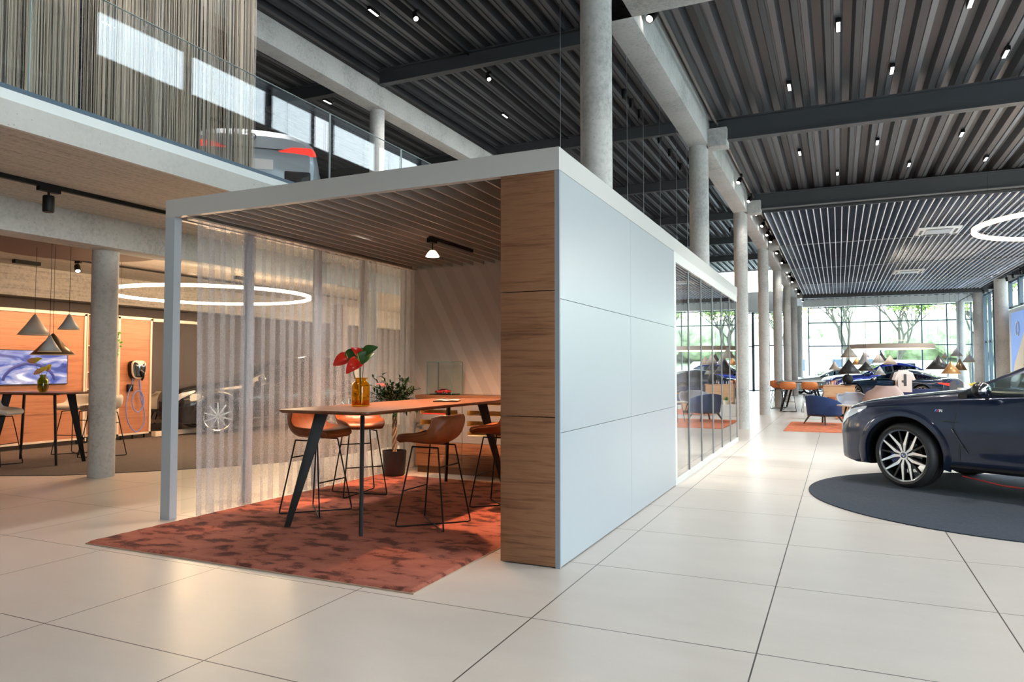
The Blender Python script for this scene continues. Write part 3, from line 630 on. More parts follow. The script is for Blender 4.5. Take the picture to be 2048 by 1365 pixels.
# ---------------------------------------------------------------- vase + flowers
AMB=mat('amber_glass',(1,.62,.03),.03,trans=1,ior=1.45)
AMB2=glass('amber_tint',(.93,.74,.20),1.2,1.5)
v=thing('glass_vase','amber glass jar vase holding red anthuriums on the walnut high table','vase',(-4.156,5.613,1.042))
MB().lathe([(.001,.002),(.082,.002),(.086,.012),(.086,.185),(.080,.212),(.062,.232),(.052,.240),(.052,.253),(.064,.262),(.065,.268),(.058,.270),(.049,.262),(.048,.240),(.060,.228),(.077,.205),(.082,.18),(.082,.015),(.001,.010)],n=48).build('jar_body',AMB2,v,smooth=True)
MB().lathe([(.001,.012),(.080,.012),(.080,.055),(.001,.055)],n=40).build('water',glass('amber_water',(.92,.55,.16),1.0,1.35),v,smooth=True)
STEM=mat('stem_green',(.06,.10,.03),.5);LEAF=mat('leaf_green',(.035,.11,.02),.35);RED=mat('anthurium_red',(.75,.03,.015),.22);ORG=mat('anthurium_orange',(.9,.25,.12),.3);YEL=mat('spadix_yellow',(.75,.5,.1),.5)
def anth(name,label,base,top,dirv,size,petal,leaf,group=None,spad=YEL):
    t=thing(name,label,'flower',base,0,group);b0=Vector(base);tp=Vector(top)-b0
    mid=tp*.5+Vector((tp.x*-.25,tp.y*-.25,0))
    pts=[Vector((0,0,0)).lerp(mid,k/4).lerp(mid.lerp(tp,k/4),k/4) for k in range(5)]
    MB().tube(pts,.003,6).build('stem',STEM,t,smooth=True)
    def spathe(d,s,mt,nm,fold=.25):
        d=Vector(d).normalized();side=d.cross(Vector((.45,-.75,.45))).normalized();up=side.cross(d).normalized()
        def g(u,v):
            a=v; w_=s*.46*(math.sin(PI*min(1,a**.55))**.75)*(1 if a<.999 else 0)
            ss=u*2-1; l=s*(a*1.15-.22*(1-abs(ss))*(a<.3)*0)
            back=-.16*s*abs(ss)*(1-a)**3
            return tp+d*(l+back)+side*(w_*ss)+up*(fold*w_*abs(ss)**1.5+.12*s*math.sin(a*PI*.9)-.25*s*a*a)
        MB().grid(g,10,14).build(nm,mt,t,smooth=True,angle=180,solid=.0012)
    spathe(dirv,size,petal,'spathe')
    MB().tube([tp,tp+Vector((dirv[0]*.2,dirv[1]*.2,.5)).normalized()*size*.5],.005,8,r2=.003).build('spadix',spad,t,smooth=True)
    if leaf: spathe((-dirv[0]*.7+.3,-dirv[1]*.7,.5),size*.95,leaf,'leaf',.35)
    return t
B=(-4.156,5.613,1.06)
anth('anthurium','red anthurium pointing left out of the amber vase',B,(-4.30,5.60,1.50),(-.9,-.3,-.35),.15,RED,LEAF)
anth('anthurium','upper red anthurium in the amber vase, standing behind the others',B,(-4.17,5.62,1.53),(-.15,-.5,.4),.10,RED,LEAF)
anth('anthurium','right red anthurium drooping over the rim of the amber vase',B,(-4.15,5.58,1.47),(-.35,-.7,-.6),.15,RED,LEAF)
anth('anthurium_leaf','glossy green anthurium leaf curling right at the top of the amber vase',B,(-4.12,5.63,1.55),(.7,.1,.35),.12,LEAF,None,None,STEM)
# open notebook
nb=thing('notebook','small open notebook with dark cover lying on the walnut high table','notebook',(-3.86,6.75,1.0425),.35)
m=MB().grid(lambda u,v:((u-.5)*.26,(v-.5)*.19,.012+.008*abs(math.sin(u*2*PI))),16,4);m.build('pages',mat('paper',(.75,.62,.55),.7),nb,smooth=True,solid=.002)
MB().box(-.135,.135,-.1,.1,0,.010).build('cover',mat('dark_cover',(.05,.02,.02),.5),nb)
# potted plant
pt=thing('potted_ficus','potted ficus with braided trunk in a black pot beside the sheer curtain','plant',(-5.23,7.79,.0))
MB().lathe([(.001,.03),(.125,.03),(.135,.05),(.155,.33),(.158,.345),(.148,.345),(.143,.30),(.001,.29)],n=40).build('pot',mat('black_pot',(.012,.012,.014),.45),pt,smooth=True,angle=50)
MB().lathe([(.001,.30),(.145,.302)],n=24).build('soil',mat('soil',(.03,.02,.015),.9),pt)
m=MB()
for k in range(3): m.tube([(.022*math.cos(a*1.6+k*2.09),.022*math.sin(a*1.6+k*2.09),.29+a*.075) for a in [i*.35 for i in range(24)]],.012,7)
m.build('braided_trunk',mat('bark',(.22,.15,.09),.8),pt,smooth=True)
br_=MB();lf=MB()
rr_=random.Random(5)
for i in range(64):
    a=rr_.uniform(0,2*PI);el=rr_.uniform(-.15,1.2);L_=rr_.uniform(.20,.35)
    d=Vector((math.cos(a)*math.cos(el),math.sin(a)*math.cos(el),math.sin(el)))
    p0=Vector((0,0,.93));p1=p0+d*L_*.6+Vector((0,0,.05));p2=p0+d*L_+Vector((0,0,-.06+.12*math.sin(el)))
    if i%6==0: p2+=d*.10
    br_.tube([p0,p1,p2],.004,5,r2=.0015)
    for k in range(15):
        f=.25+.75*k/14;q=p0.lerp(p1,f).lerp(p1.lerp(p2,f),f)
        dd=(d+Vector((rr_.uniform(-.9,.9),rr_.uniform(-.9,.9),rr_.uniform(-.9,.35)))).normalized();s_=rr_.uniform(.055,.10)
        sd=dd.cross(Vector((rr_.uniform(-.3,.3),rr_.uniform(-.3,.3),1))).normalized();up=sd.cross(dd)
        vs=[q,q+dd*s_*.3+sd*s_*.15+up*.006,q+dd*s_*.3-sd*s_*.15+up*.006,q+dd*s_*.62+sd*s_*.13,q+dd*s_*.62-sd*s_*.13,q+dd*s_-up*.012,q+dd*s_*.3,q+dd*s_*.62-up*.003]
        lf._a(vs,[(0,1,6),(0,6,2),(1,3,7,6),(6,7,4,2),(3,5,7),(7,5,4)])
br_.build('branches',MT['bark'],pt,smooth=True);lf.build('foliage',mat('dark_leaf',(.012,.042,.012),.7,spec=.1),pt,smooth=True)
# ---------------------------------------------------------------- cabinets with lit compartments
GC=mat('grey_cabinet',(.22,.225,.235),.5);LEDM=mat('led_strip',(1,1,1),.5,emit=(1,.62,.25),es=9);WIN=mat('wood_inside',(.45,.27,.12),.5)
def cabinet(label,x,group):
    t=thing('sideboard_cabinet',label,'cabinet',(x,8.27,0),0,group);W_=.714;d=.44
    MB().box(.002,W_-.002,.0,d,.10,.12).box(.002,.02,0.0,d,.12,1.0).box(W_-.02,W_-.002,.0,d,.12,1.0).box(.002,W_-.002,d-.015,d,.12,1.0).build('body',GC,t)
    MB().box(.0,W_,.05,d,.0,.10).build('plinth',WALN,t)
    for z0,z1 in ((.10,.262),(.268,.42)): MB().box(.004,W_-.004,-.012,.0,z0,z1).build('drawer_front',WALN,t,bevel=.002)
    # grey face with four lit openings
    rows=[(.515,.575),(.645,.715),(.785,.85),(.925,.99)]
    m=MB();zs=[.425]+[q for r_ in rows for q in r_]+[1.0]
    for k in range(0,len(zs),2): m.box(.004,W_-.004,-.01,.004,zs[k],zs[k+1])
    m.box(.004,.07,-.01,.004,.425,1.0).box(W_-.07,W_-.004,-.01,.004,.425,1.0)
    m.build('face_frame',GC,t)
    for z0,z1 in rows:
        m=MB().box(.06,W_-.06,.01,.35,z0-.012,z0).box(.06,W_-.06,.345,.35,z0,z1+.02).box(.06,.066,.01,.35,z0,z1+.02).box(W_-.066,W_-.06,.01,.35,z0,z1+.02);m.build('lit_compartment',WIN,t)
        MB().box(.07,W_-.07,.012,.02,z1+.004,z1+.010).build('led_strip',LEDM,t)
    return t
cabs=[cabinet('walnut and grey sideboard unit with lit compartments, leftmost beside the ficus',-5.21,'lit sideboard units')]
cabs.append(dup(cabs[0],(-4.494,8.27,0),0,'walnut and grey sideboard unit with lit compartments, second from the ficus'))
cabs.append(dup(cabs[0],(-3.778,8.27,0),0,'walnut and grey sideboard unit at the edge of the walnut end panel'))
cabs.append(dup(cabs[0],(-3.062,8.27,0),0,'walnut and grey sideboard unit hidden behind the walnut end panel'))
tag(MB().box(-5.215,-2.34,8.25,8.715,1.0,1.045).build('worktop',WALN,bevel=.003),'long walnut top board over the lit sideboard units','worktop')
# small samples in compartments
SM=[mat('sample_red',(.6,.05,.04),.4),mat('sample_white',(.7,.68,.65),.4),mat('sample_dark',(.05,.05,.06),.4)]
for i,(x,z,w_,mi) in enumerate([(-4.95,.785,.34,0),(-4.85,.645,.3,0),(-4.3,.785,.07,2),(-4.1,.645,.16,2),(-4.3,.515,.3,1)]):
    o=MB().obox((x,8.33,z+.008),(w_,.06,.014),rz=.1).build('colour_sample',SM[mi],bevel=.003);tag(o,'small %s sample strip in the lit compartment %s'%(['red','white','dark'][mi],['under the display case','second from the top, under the display case','at the top of the second unit','with the white bars','in the lowest row of the second unit'][i]),'sample')
for i in range(8):
    o=MB().box(-3.93+i*.032,-3.93+i*.032+.015,8.30,8.33,.646,.706).build('sample_bar',SM[1]);tag(o,'narrow white upright sample bar in a lit compartment, %s from the left'%ORD[i],'sample','white upright sample bars')
# display case
dc=thing('display_case','clear glass display case on the walnut sideboard top','display case',(-4.88,8.47,1.045))
GE=mat('green_glass_edge',(.10,.28,.25),.2)
for q in ((-.19,.19,-.15,-.145,0,.44),(-.19,.19,.145,.15,0,.44),(-.19,-.185,-.145,.145,0,.44),(.185,.19,-.145,.145,0,.44),(-.19,.19,-.15,.15,.44,.445)): MB().box(*q).build('glass_side',GL,dc)
m=MB()
for sx in (-.19,.19):
    for sy in (-.15,.15): m.box(sx-.003,sx+.003,sy-.003,sy+.003,0,.445)
    m.box(sx-.003,sx+.003,-.15,.15,.44,.447)
for sy in (-.15,.15): m.box(-.19,.19,sy-.003,sy+.003,.44,.447)
m.build('glass_edges',GE,dc)
MB().box(-.17,.17,-.12,.12,.001,.012).build('display_base',BLK,dc)
# spot in cubicle
t=thing('track_lamp','lit globe spotlight on a short black track under the cubicle ceiling','lamp',(-3.93,6.5,2.82))
MB().box(-.02,.02,0,.95,-.05,-.01).build('track',BLK,t);MB().box(-.03,.03,-.02,.1,-.08,-.03).build('adapter',BLK,t)
MB().cyl((0,.05,-.07),(0,.05,-.16),.006,n=8).build('rod',BLK,t)
MB().lathe([(.001,-.155),(.03,-.16),(.055,-.19),(.075,-.225),(.07,-.225),(.05,-.2),(.001,-.19)],(0,.05,0),28).build('shade',mat('frosted_shade',(.9,.7,.6),.3,emit=(1,.6,.4),es=3.5),t,smooth=True)
MB().lathe([(.001,-.215),(.055,-.213)],(0,.05,0),24).build('bulb',mat('warm_bulb',(1,.9,.8),.5,emit=(1,.75,.5),es=60),t)
def light(kind,name,loc,e,col,size=.1,rot=None,spot=None,blend=.5,sy=None):
    l=D.lights.new(name,kind);l.energy=e;l.color=col
    if kind=='AREA':
        l.size=size
        if sy:l.shape='RECTANGLE';l.size_y=sy
    else:l.shadow_soft_size=size
    if kind=='SPOT':l.spot_size=math.radians(spot or 60);l.spot_blend=blend
    o=D.objects.new(name,l);C.objects.link(o);o.location=loc
    if rot:o.rotation_euler=rot
    return o
def aim(o,tgt): o.rotation_euler=(Vector(tgt)-o.location).to_track_quat('-Z','Y').to_euler()
s=light('SPOT','cubicle_spot_light',(-3.93,6.55,2.58),430,(1,.48,.24),.05,spot=125,blend=.8);aim(s,(-3.9,6.9,0))

s=light('SPOT','cubicle_fill_light',(-4.6,6.4,2.80),130,(1,.88,.76),.15,spot=150,blend=1);aim(s,(-4.6,6.4,0))  # added fill light, no fixture hangs here
for y in (10,12.5):
    s=light('SPOT','cubicle_rear_fill',(-3.6,y,2.78),600,(1,.93,.85),.3,spot=160,blend=1);aim(s,(-3.6,y,0))  # added fill brightening the rear room behind the glass
# ---------------------------------------------------------------- cars
def interp(tab,x):
    tab=sorted(tab)
    if x<=tab[0][0]: return tab[0][1]
    if x>=tab[-1][0]: return tab[-1][1]
    for (a,va),(b_,vb) in zip(tab[:-1],tab[1:]):
        if a<=x<=b_:
            f=(x-a)/(b_-a);return va+(vb-va)*f
def smooth_tab(tab,n=3):
    return tab
TYRE=mat('tyre_rubber',(.018,.018,.02),.6);RIMD=mat('rim_black',(.015,.016,.018),.25,.3);RIMS=mat('rim_silver',(.75,.76,.78),.2,.9);RLIN=mat('arch_liner',(.008,.008,.009),.9)
EBLUE=mat('emblem_blue',(.03,.15,.55),.3);EWH=mat('emblem_white',(.85,.85,.85),.3);CHROME=mat('chrome',(.75,.75,.77),.08,1)
CARGL=glass('car_glass',(.16,.20,.22),1.5,1.5);CARGLN=glass('car_side_glass',(.55,.62,.62),1.3,1.5)
REDL=mat('tail_lamp_red',(.7,.02,.02),.15,emit=(1,.05,.03),es=.9);HEADL=mat('headlamp_clear',(.62,.68,.75),.12,.3,coat=1);DARKT=mat('satin_black_trim',(.012,.012,.014),.3)
def roundel(r,parent,loc,M3,name='emblem'):
    e=D.objects.new(name,None);C.objects.link(e);e.parent=parent
    t=MB()
    def put(mb,nm,mt):
        q=MB();q.add(mb,Matrix.Translation(loc)@M3);return q.build(nm,mt,parent,smooth=False)
    m=MB();m.lathe([(.001,0),(r,0),(r,.004),(.001,.004)],n=28);ob=put(m,name,DARKT)
    m=MB();m.lathe([(r*.92,.004),(r,.004),(r,.006),(r*.92,.006)],n=28,closed=True);q=MB();q.add(m,Matrix.Translation(loc)@M3)
    q.cm=0
    for k in range(4):
        w_=MB();w_.cm=k%2+1;w_.prism([(0,0)]+[(r*.62*math.cos(k*PI/2+j*PI/16),r*.62*math.sin(k*PI/2+j*PI/16)) for j in range(9)],.004,.006);q.add(w_,Matrix.Translation(loc)@M3)
    q.build('roundel',[CHROME,EBLUE,EWH],ob);D.objects.remove(e);return ob
def wheel(parent,c,side,detail=True,Rw=.375,wd=.28,steer=0,rot=0,name='wheel'):
    e=D.objects.new(name,None);C.objects.link(e);e.parent=parent;e.location=c;e.rotation_euler=(0,0,steer if side>0 else steer+PI)
    A=Matrix.Rotation(-PI/2,4,'X')  # z -> +y
    def put(m,nm,mt,**k): q=MB();q.add(m,A@Matrix.Rotation(rot,4,'Z'));return q.build(nm,mt,e,**k)
    Rr=Rw*.80
    prof=[(Rr,-wd+.01),(Rr+.02,-wd),(Rw-.03,-wd+.005),(Rw-.008,-wd+.03),(Rw,-wd+.06)]
    for k in range(5):
        z=-wd+.06+(wd-.12)*(k+.5)/5
        if 0<k<4 or True: prof+=[(Rw,z-.006),(Rw-.007,z-.004),(Rw-.007,z+.004),(Rw,z+.006)] if k<4 else []
    prof+=[(Rw,-.06),(Rw-.006,-.032),(Rw-.03,-.006),(Rr+.03,.0),(Rr+.004,-.012),(Rr-.004,-.03)]
    put(MB().lathe(prof,n=72,closed=True),'tyre',TYRE,smooth=True,angle=35)
    put(MB().lathe([(Rr-.002,-.02),(Rr-.012,-.02),(Rr-.03,-.06),(Rr-.045,-wd+.03),(Rr-.002,-wd+.02),(Rr,-.03)],n=64,closed=True),'rim_barrel',RIMD,smooth=True)
    put(MB().lathe([(Rr-.014,-.022),(Rr+.002,-.010),(Rr+.003,-.016),(Rr-.012,-.032)],n=64,closed=True),'rim_lip',RIMS,smooth=True)
    put(MB().lathe([(.001,-.14),(.15,-.14),(.17,-.13),(.17,-.12),(.001,-.12)],n=40),'brake_disc',mat('brake_disc',(.3,.3,.32),.3,.9) if 'brake_disc' not in MT else MT['brake_disc'])
    m=MB();m.prism([(.10+.09*math.cos(a),0+.09*math.sin(a)) for a in [i*PI/8 for i in range(16)]],-.12,-.06);put(m,'brake_caliper',MT.get('caliper_blue') or mat('caliper_blue',(.01,.05,.35),.3))
    if detail:
        ms=MB();md_=MB()
        def bar(m,p0,p1,w0,w1,z0,z1,th):
            p0=Vector(p0);p1=Vector(p1);d=(p1-p0).normalized();s=Vector((-d.y,d.x))
            v=[]
            for p,w_,z in ((p0,w0,z0),(p1,w1,z1)):
                for a,b_ in ((-1,-th),(1,-th),(1,0),(-1,0)): v.append((p.x+s.x*a*w_/2,p.y+s.y*a*w_/2,z+b_))
            m._a(v,[(3,2,1,0),(4,5,6,7),(0,1,5,4),(1,2,6,5),(2,3,7,6),(3,0,4,7)])
        for k in range(5):
            a=2*PI*k/5+.15
            for s in (-1,1):
                q=lambda r,off:(r*math.cos(a)-off*math.sin(a),r*math.sin(a)+off*math.cos(a))
                bar(ms,q(.04,s*.012),q(.115,s*.046),.020,.034,-.040,-.040,.03);bar(ms,q(.112,s*.045),q(Rr-.006,s*.056),.034,.017,-.040,-.018,.02)
                bar(md_,q(.05,s*.02),q(Rr-.012,s*.052),.04,.022,-.046,-.026,.04)
            a+=PI/5;q2=lambda r:(r*math.cos(a),r*math.sin(a));bar(md_,q2(.04),q2(Rr-.012),.03,.018,-.055,-.03,.03)
        put(md_,'spoke_back',RIMD);put(ms,'spokes',RIMS)
    else:
        ms=MB()
        for k in range(10):
            a=2*PI*k/10;c_,s_=math.cos(a),math.sin(a);ms.obox((c_*Rr*.5,s_*Rr*.5,-.03),(Rr,.03,.02),rz=a)
        put(ms,'spokes',RIMS)
    put(MB().lathe([(.001,-.06),(.055,-.06),(.05,-.032),(.001,-.030)],n=24),'hub',RIMS,smooth=True)
    if detail: roundel(.033,e,Vector((0,-.030,0)),A.to_3x3().to_4x4())
    return e
SUV=dict(L=4.95,fa=1.595,ra=-1.38,Rw=.375,
 top=[(2.475,.70),(2.44,.86),(2.36,.955),(2.2,1.005),(1.95,1.05),(1.6,1.10),(1.2,1.15),(.9,1.175),(.6,1.17),(-1.6,1.20),(-2.1,1.20),(-2.36,1.22),(-2.44,1.17),(-2.475,1.10)],
 sh=[(2.475,.66),(2.42,.80),(2.3,.88),(2.1,.925),(1.8,.965),(1.4,1.01),(1.0,1.05),(.5,1.085),(0,1.11),(-1,1.14),(-1.9,1.15),(-2.3,1.12),(-2.44,1.08),(-2.475,1.04)],
 hw=[(2.475,.62),(2.45,.74),(2.40,.83),(2.3,.90),(2.15,.945),(1.95,.975),(1.6,.995),(.6,.975),(-.6,.985),(-1.38,1.0),(-1.9,.965),(-2.2,.91),(-2.4,.84),(-2.475,.74)],
 bot=[(2.475,.36),(2.42,.26),(2.2,.22),(1.0,.25),(-1.0,.25),(-2.0,.28),(-2.4,.36),(-2.475,.45)],
 gh=dict(x0=1.02,xw=.10,xr=-.45,xb=-1.45,x1=-2.3,zr=[(1.02,1.13),(.55,1.36),(.10,1.565),(-.15,1.64),(-.5,1.69),(-.9,1.68),(-1.45,1.56),(-2.0,1.32),(-2.3,1.2)],hb=.90))
COUPE=dict(L=4.75,fa=1.45,ra=-1.40,Rw=.345,
 top=[(2.375,.55),(2.33,.68),(2.2,.76),(1.9,.83),(1.4,.90),(1.0,.95),(.7,.97),(-1.6,.98),(-2.0,1.0),(-2.28,1.0),(-2.34,.97),(-2.375,.90)],
 sh=[(2.375,.52),(2.3,.64),(2.1,.71),(1.6,.80),(1.0,.85),(0,.88),(-1.3,.92),(-2.0,.92),(-2.28,.90),(-2.375,.83)],
 hw=[(2.375,.55),(2.34,.68),(2.25,.80),(2.05,.88),(1.6,.93),(.4,.90),(-.5,.90),(-1.4,.95),(-1.9,.92),(-2.2,.85),(-2.375,.70)],
 bot=[(2.375,.30),(2.3,.2),(1.0,.2),(-1.0,.2),(-2.1,.24),(-2.375,.38)],
 gh=dict(x0=.80,xw=-.05,xr=-.5,xb=-1.0,x1=-2.0,zr=[(.80,.93),(.35,1.13),(-.05,1.27),(-.3,1.32),(-.6,1.34),(-1.0,1.29),(-1.5,1.14),(-2.0,.99)],hb=.82))
SEDAN=dict(SUV);SEDAN=dict(L=4.85,fa=1.52,ra=-1.45,Rw=.35,
 top=[(2.425,.62),(2.38,.76),(2.25,.84),(1.9,.91),(1.4,.97),(1.0,1.02),(-1.5,1.06),(-1.9,1.10),(-2.26,1.13),(-2.37,1.10),(-2.425,1.02)],
 sh=[(2.425,.58),(2.35,.70),(2.1,.80),(1.6,.87),(1.0,.92),(0,.96),(-1.3,.99),(-1.9,1.0),(-2.25,.99),(-2.37,.97),(-2.425,.94)],
 hw=[(2.425,.55),(2.4,.70),(2.3,.82),(2.1,.89),(1.6,.935),(.4,.92),(-.5,.92),(-1.4,.945),(-1.9,.92),(-2.2,.88),(-2.37,.83),(-2.425,.77)],
 bot=[(2.425,.32),(2.35,.22),(1.0,.22),(-1.0,.22),(-2.1,.26),(-2.37,.34),(-2.425,.42)],
 gh=dict(x0=.95,xw=.05,xr=-.4,xb=-1.1,x1=-2.1,zr=[(.95,1.0),(.5,1.2),(.05,1.37),(-.2,1.43),(-.5,1.45),(-1.1,1.39),(-1.6,1.25),(-2.1,1.08)],hb=.84))
def car(label,loc,rz,paint,S,near=False,steer=0,group=None,doplate=True):
    t=thing('car',label,'car',loc,rz,group)
    xs=sorted({q[0] for k in('top','sh','hw','bot') for q in S[k]}|{S['L']/2*math.cos(PI*i/44) for i in range(45)})
    def ring_half(x):
        zc,zs,h,z0=(interp(S[k],x) for k in('top','sh','hw','bot'));zc=max(zc,zs+.004);H=zs-z0
        P_=[(0,z0),(.55*h,z0),(.90*h,z0+.01),(.965*h,z0+.06*1),(.975*h,z0+.20*H),(.99*h,z0+.42*H),(1.0*h,z0+.60*H),(.972*h,z0+.80*H),(.935*h,zs-.03),(.895*h,zs+.005),(.80*h,zs+.45*(zc-zs)),(.60*h,zs+.8*(zc-zs)),(.3*h,zs+.96*(zc-zs)),(0,zc)]
        return P_
    def cat(P_,v):
        n=len(P_)-1;v=max(0,min(n-1e-6,v*n));i=int(v);f=v-i;p=lambda k:P_[max(0,min(n,k))]
        return [ .5*((2*p(i)[c])+(-p(i-1)[c]+p(i+1)[c])*f+(2*p(i-1)[c]-5*p(i)[c]+4*p(i+1)[c]-p(i+2)[c])*f*f+(-p(i-1)[c]+3*p(i)[c]-3*p(i+1)[c]+p(i+2)[c])*f**3) for c in(0,1)]
    def surf(x,v,s=1):
        y,z=cat(ring_half(x),v);return Vector((x,y*s,z))
    def vz(x,z):   # ring parameter for a height on the side
        lo,hi=.2,.75
        for _ in range(24):
            mid=(lo+hi)/2
            if surf(x,mid).z<z: lo=mid
            else: hi=mid
        return lo
    nv=39
    m=MB();K=2*nv
    vs=[]
    for x in xs:
        half=[cat(ring_half(x),k/nv) for k in range(nv+1)]
        full=half+[(-y,z) for y,z in half[-2:0:-1]]
        vs+=[(x,y,z) for y,z in full]
    K=len(full);fs=[(i*K+k,i*K+(k+1)%K,(i+1)*K+(k+1)%K,(i+1)*K+k) for i in range(len(xs)-1) for k in range(K)]
    fs+=[tuple(range(K)),tuple((len(xs)-1)*K+k for k in range(K))[::-1]]
    m._a(vs,fs)
    body=m.build('body',[paint,RLIN],t,recalc=True)
    # wheel arches cut out
    cutters=[]
    Ra=S['Rw']+ (.075 if near or S is SUV else .06)
    for ax in (S['fa'],S['ra']):
        for s in (-1,1):
            c=MB();c.cm=1;c.cyl((ax,s*.58,S['Rw']+.01),(ax,s*1.3,S['Rw']+.01),Ra,n=56);cutters.append(c.build('cut',[paint,RLIN],None,recalc=True))
    for c in cutters:
        md=body.modifiers.new('b','BOOLEAN');md.operation='DIFFERENCE';md.object=c;md.solver='EXACT'
    # the cutters sit in car space: evaluate the body there
    body.parent=None;bpy.context.view_layer.update()
    me=D.meshes.new_from_object(body.evaluated_get(bpy.context.evaluated_depsgraph_get()));body.modifiers.clear();body.data=me;body.parent=t
    for c in cutters: D.objects.remove(c)
    me.polygons.foreach_set('use_smooth',[True]*len(me.polygons));me.set_sharp_from_angle(angle=math.radians(32))
    for ax in (S['fa'],S['ra']):
        for s in (-1,1):
            st_=steer if ax>0 else 0
            wheel(t,(ax,s*(interp(S['hw'],ax)-.015),S['Rw']),s,detail=near,Rw=S['Rw'],steer=st_,rot=.35)
    # arch lips
    def sidey(x,z): return surf(x,vz(x,z)).y
    for ax in (S['fa'],S['ra']):
        for s in (-1,1):
            mm_=MB();N_=30;a0,a1=-.28,PI+.28;vs=[]
            W_=.085 if S is SUV else .03
            for i in range(N_+1):
                a=a0+(a1-a0)*i/N_
                for r_,o_ in ((Ra-.004,-.05),(Ra-.004,.006),(Ra+.012,.014),(Ra+W_*.8,.010),(Ra+W_,-.004)):
                    x=ax+r_*math.cos(a);z=S['Rw']+.01+r_*math.sin(a);y=sidey(x,min(z,interp(S['sh'],x)-.03));vs.append((x,s*(y+o_),z))
            mm_._a(vs,[(i*5+k,i*5+k+1,i*5+k+6,i*5+k+5) if s>0 else (i*5+k+5,i*5+k+6,i*5+k+1,i*5+k) for i in range(N_) for k in range(4)])
            mm_.build('arch_flare',paint,t,smooth=True,angle=45)
    def patch(name,pts_fn,mt,off=.004,nu=16,nv_=8,s=1):
        def g(u,v):
            x,vv=pts_fn(u,v);p=surf(x,vv,s);e=1e-3;n_=(surf(x+e,vv,s)-p).cross(surf(x,vv+e,s)-p)
            n_.normalize()
            if n_.y*s<0 and abs(n_.y)>.2: n_=-n_
            elif abs(n_.y)<=.2 and n_.x*x<0: n_=-n_
            return p+n_*off
        return MB().grid(g,nu,nv_).build(name,mt,t,smooth=True,angle=180)
    def seam(name,pts,r=.0055,mt=None,s=1,off=.0):
        return MB().tube([surf(x,vz(x,z),s)+Vector((0,off*s,0)) for x,z in pts],r,5).build(name,mt or DARKT,t,smooth=True)
    # greenhouse
    G=S['gh'];hb=G['hb'];gx=sorted({G['x0'],G['xw'],G['xr'],G['xb'],G['x1']}|{G['x1']+(G['x0']-G['x1'])*i/36 for i in range(37)})
    def gring(x):
        zr=interp(G['zr'],x);zb=interp(S['sh'],x)-.025;zr=max(zr,zb+.01);h=zr-zb
        fx=min(1,max(0,(x-G['x1'])/.7));hbx=min(hb,interp(S['hw'],x)*.93)*(.88+.12*fx)
        yt=hbx-h*.40
        return [(hbx,zb),(hbx-.10*h,zb+.25*h),(hbx-.21*h,zb+.5*h),(hbx-.32*h,zb+.78*h),(yt-.02,zb+.93*h),(yt-.075,zr-.006),(yt*.6,zr+.012*min(1,h*3)),(yt*.3,zr+.018*min(1,h*3)),(0,zr+.02*min(1,h*3))]
    parts={'roof':MB(),'side_glass':MB(),'windscreen':MB(),'rear_window':MB(),'pillar_trim':MB()}
    for a,b_ in zip(gx[:-1],gx[1:]):
        ra_,rb_=gring(a),gring(b_);xm=(a+b_)/2
        for k in range(8):
            if k<3:
                nm='side_glass' if (G['x1']+.28<xm<G['x0']-.12) else 'pillar_trim'
                if abs(xm-(G['xr']+.05))<.045: nm='pillar_trim'
            elif k<5: nm='roof'
            else: nm='windscreen' if xm>G['xw'] else ('rear_window' if xm<G['xb'] else 'roof')
            for s in (1,-1):
                q=[(a,s*ra_[k][0],ra_[k][1]),(a,s*ra_[k+1][0],ra_[k+1][1]),(b_,s*rb_[k+1][0],rb_[k+1][1]),(b_,s*rb_[k][0],rb_[k][1])]
                if s<0:q=q[::-1]
                parts[nm]._a(q,[(0,1,2,3)])
    glm=CARGLN if near else CARGL
    for nm,mb in parts.items():
        if mb.f: mb.build(nm,{'roof':paint,'pillar_trim':DARKT}.get(nm,glm),t,recalc=True,smooth=True,angle=50)
    # inside: dark cabin floor, dashboard and seats
    MB().box(G['x1']+.3,G['x0']-.15,-hb+.08,hb-.08,.35,interp(S['sh'],0)-.08).build('cabin',RLIN,t)
    if near:
        SEATM=mat('seat_leather',(.06,.05,.045),.5);zb=interp(S['sh'],.4)
        MB().box(.28,.95,-.78,.78,zb-.14,zb+.0).build('dashboard',mat('dash',(.03,.03,.032),.6),t,bevel=.05)
        for y in (-.38,.38):
            MB().box(-.75,-.6,y-.24,y+.24,.7,1.33).build('front_seat',SEATM,t,bevel=.05);MB().box(-.72,-.62,y-.12,y+.12,1.36,1.52).build('headrest',SEATM,t,bevel=.04)
        A=Matrix.Translation((.12,.38,zb+.02))@Matrix.Rotation(math.radians(68),4,'Y')
        q=MB();q.add(MB().tube([(.185*math.cos(a),.185*math.sin(a),0) for a in [2*PI*i/40 for i in range(40)]],.016,8,closed=True),A);q.build('steering_wheel',DARKT,t,smooth=True)
        q=MB();q.add(MB().box(-.02,.02,-.18,.18,-.01,.01).lathe([(.001,-.02),(.06,-.02),(.055,.02),(.001,.02)],n=20),A);q.build('steering_hub',RIMS,t)
    # mirrors
    mx_=G['x0']-.30;mz=interp(S['sh'],mx_)+.07
    for s in (-1,1):
        A=Matrix.Translation((mx_,s*(hb+.165),mz+.02))
        q=MB();q.add(MB().ball((0,0,0),1,20,12,(.075,.125,.085)),A);q.build('mirror_housing',DARKT if near else paint,t,smooth=True)
        q=MB();q.add(MB().ball((-.012,0,0),1,20,12,(.070,.118,.078)),Matrix.Translation((mx_-.01,s*(hb+.165),mz+.02)));q.build('mirror_rim',CHROME,t,smooth=True)
        MB().tube([(mx_+.02,s*(hb-.02),mz-.05),(mx_,s*(hb+.07),mz-.04)],.022,8).build('mirror_arm',DARKT,t,smooth=True)
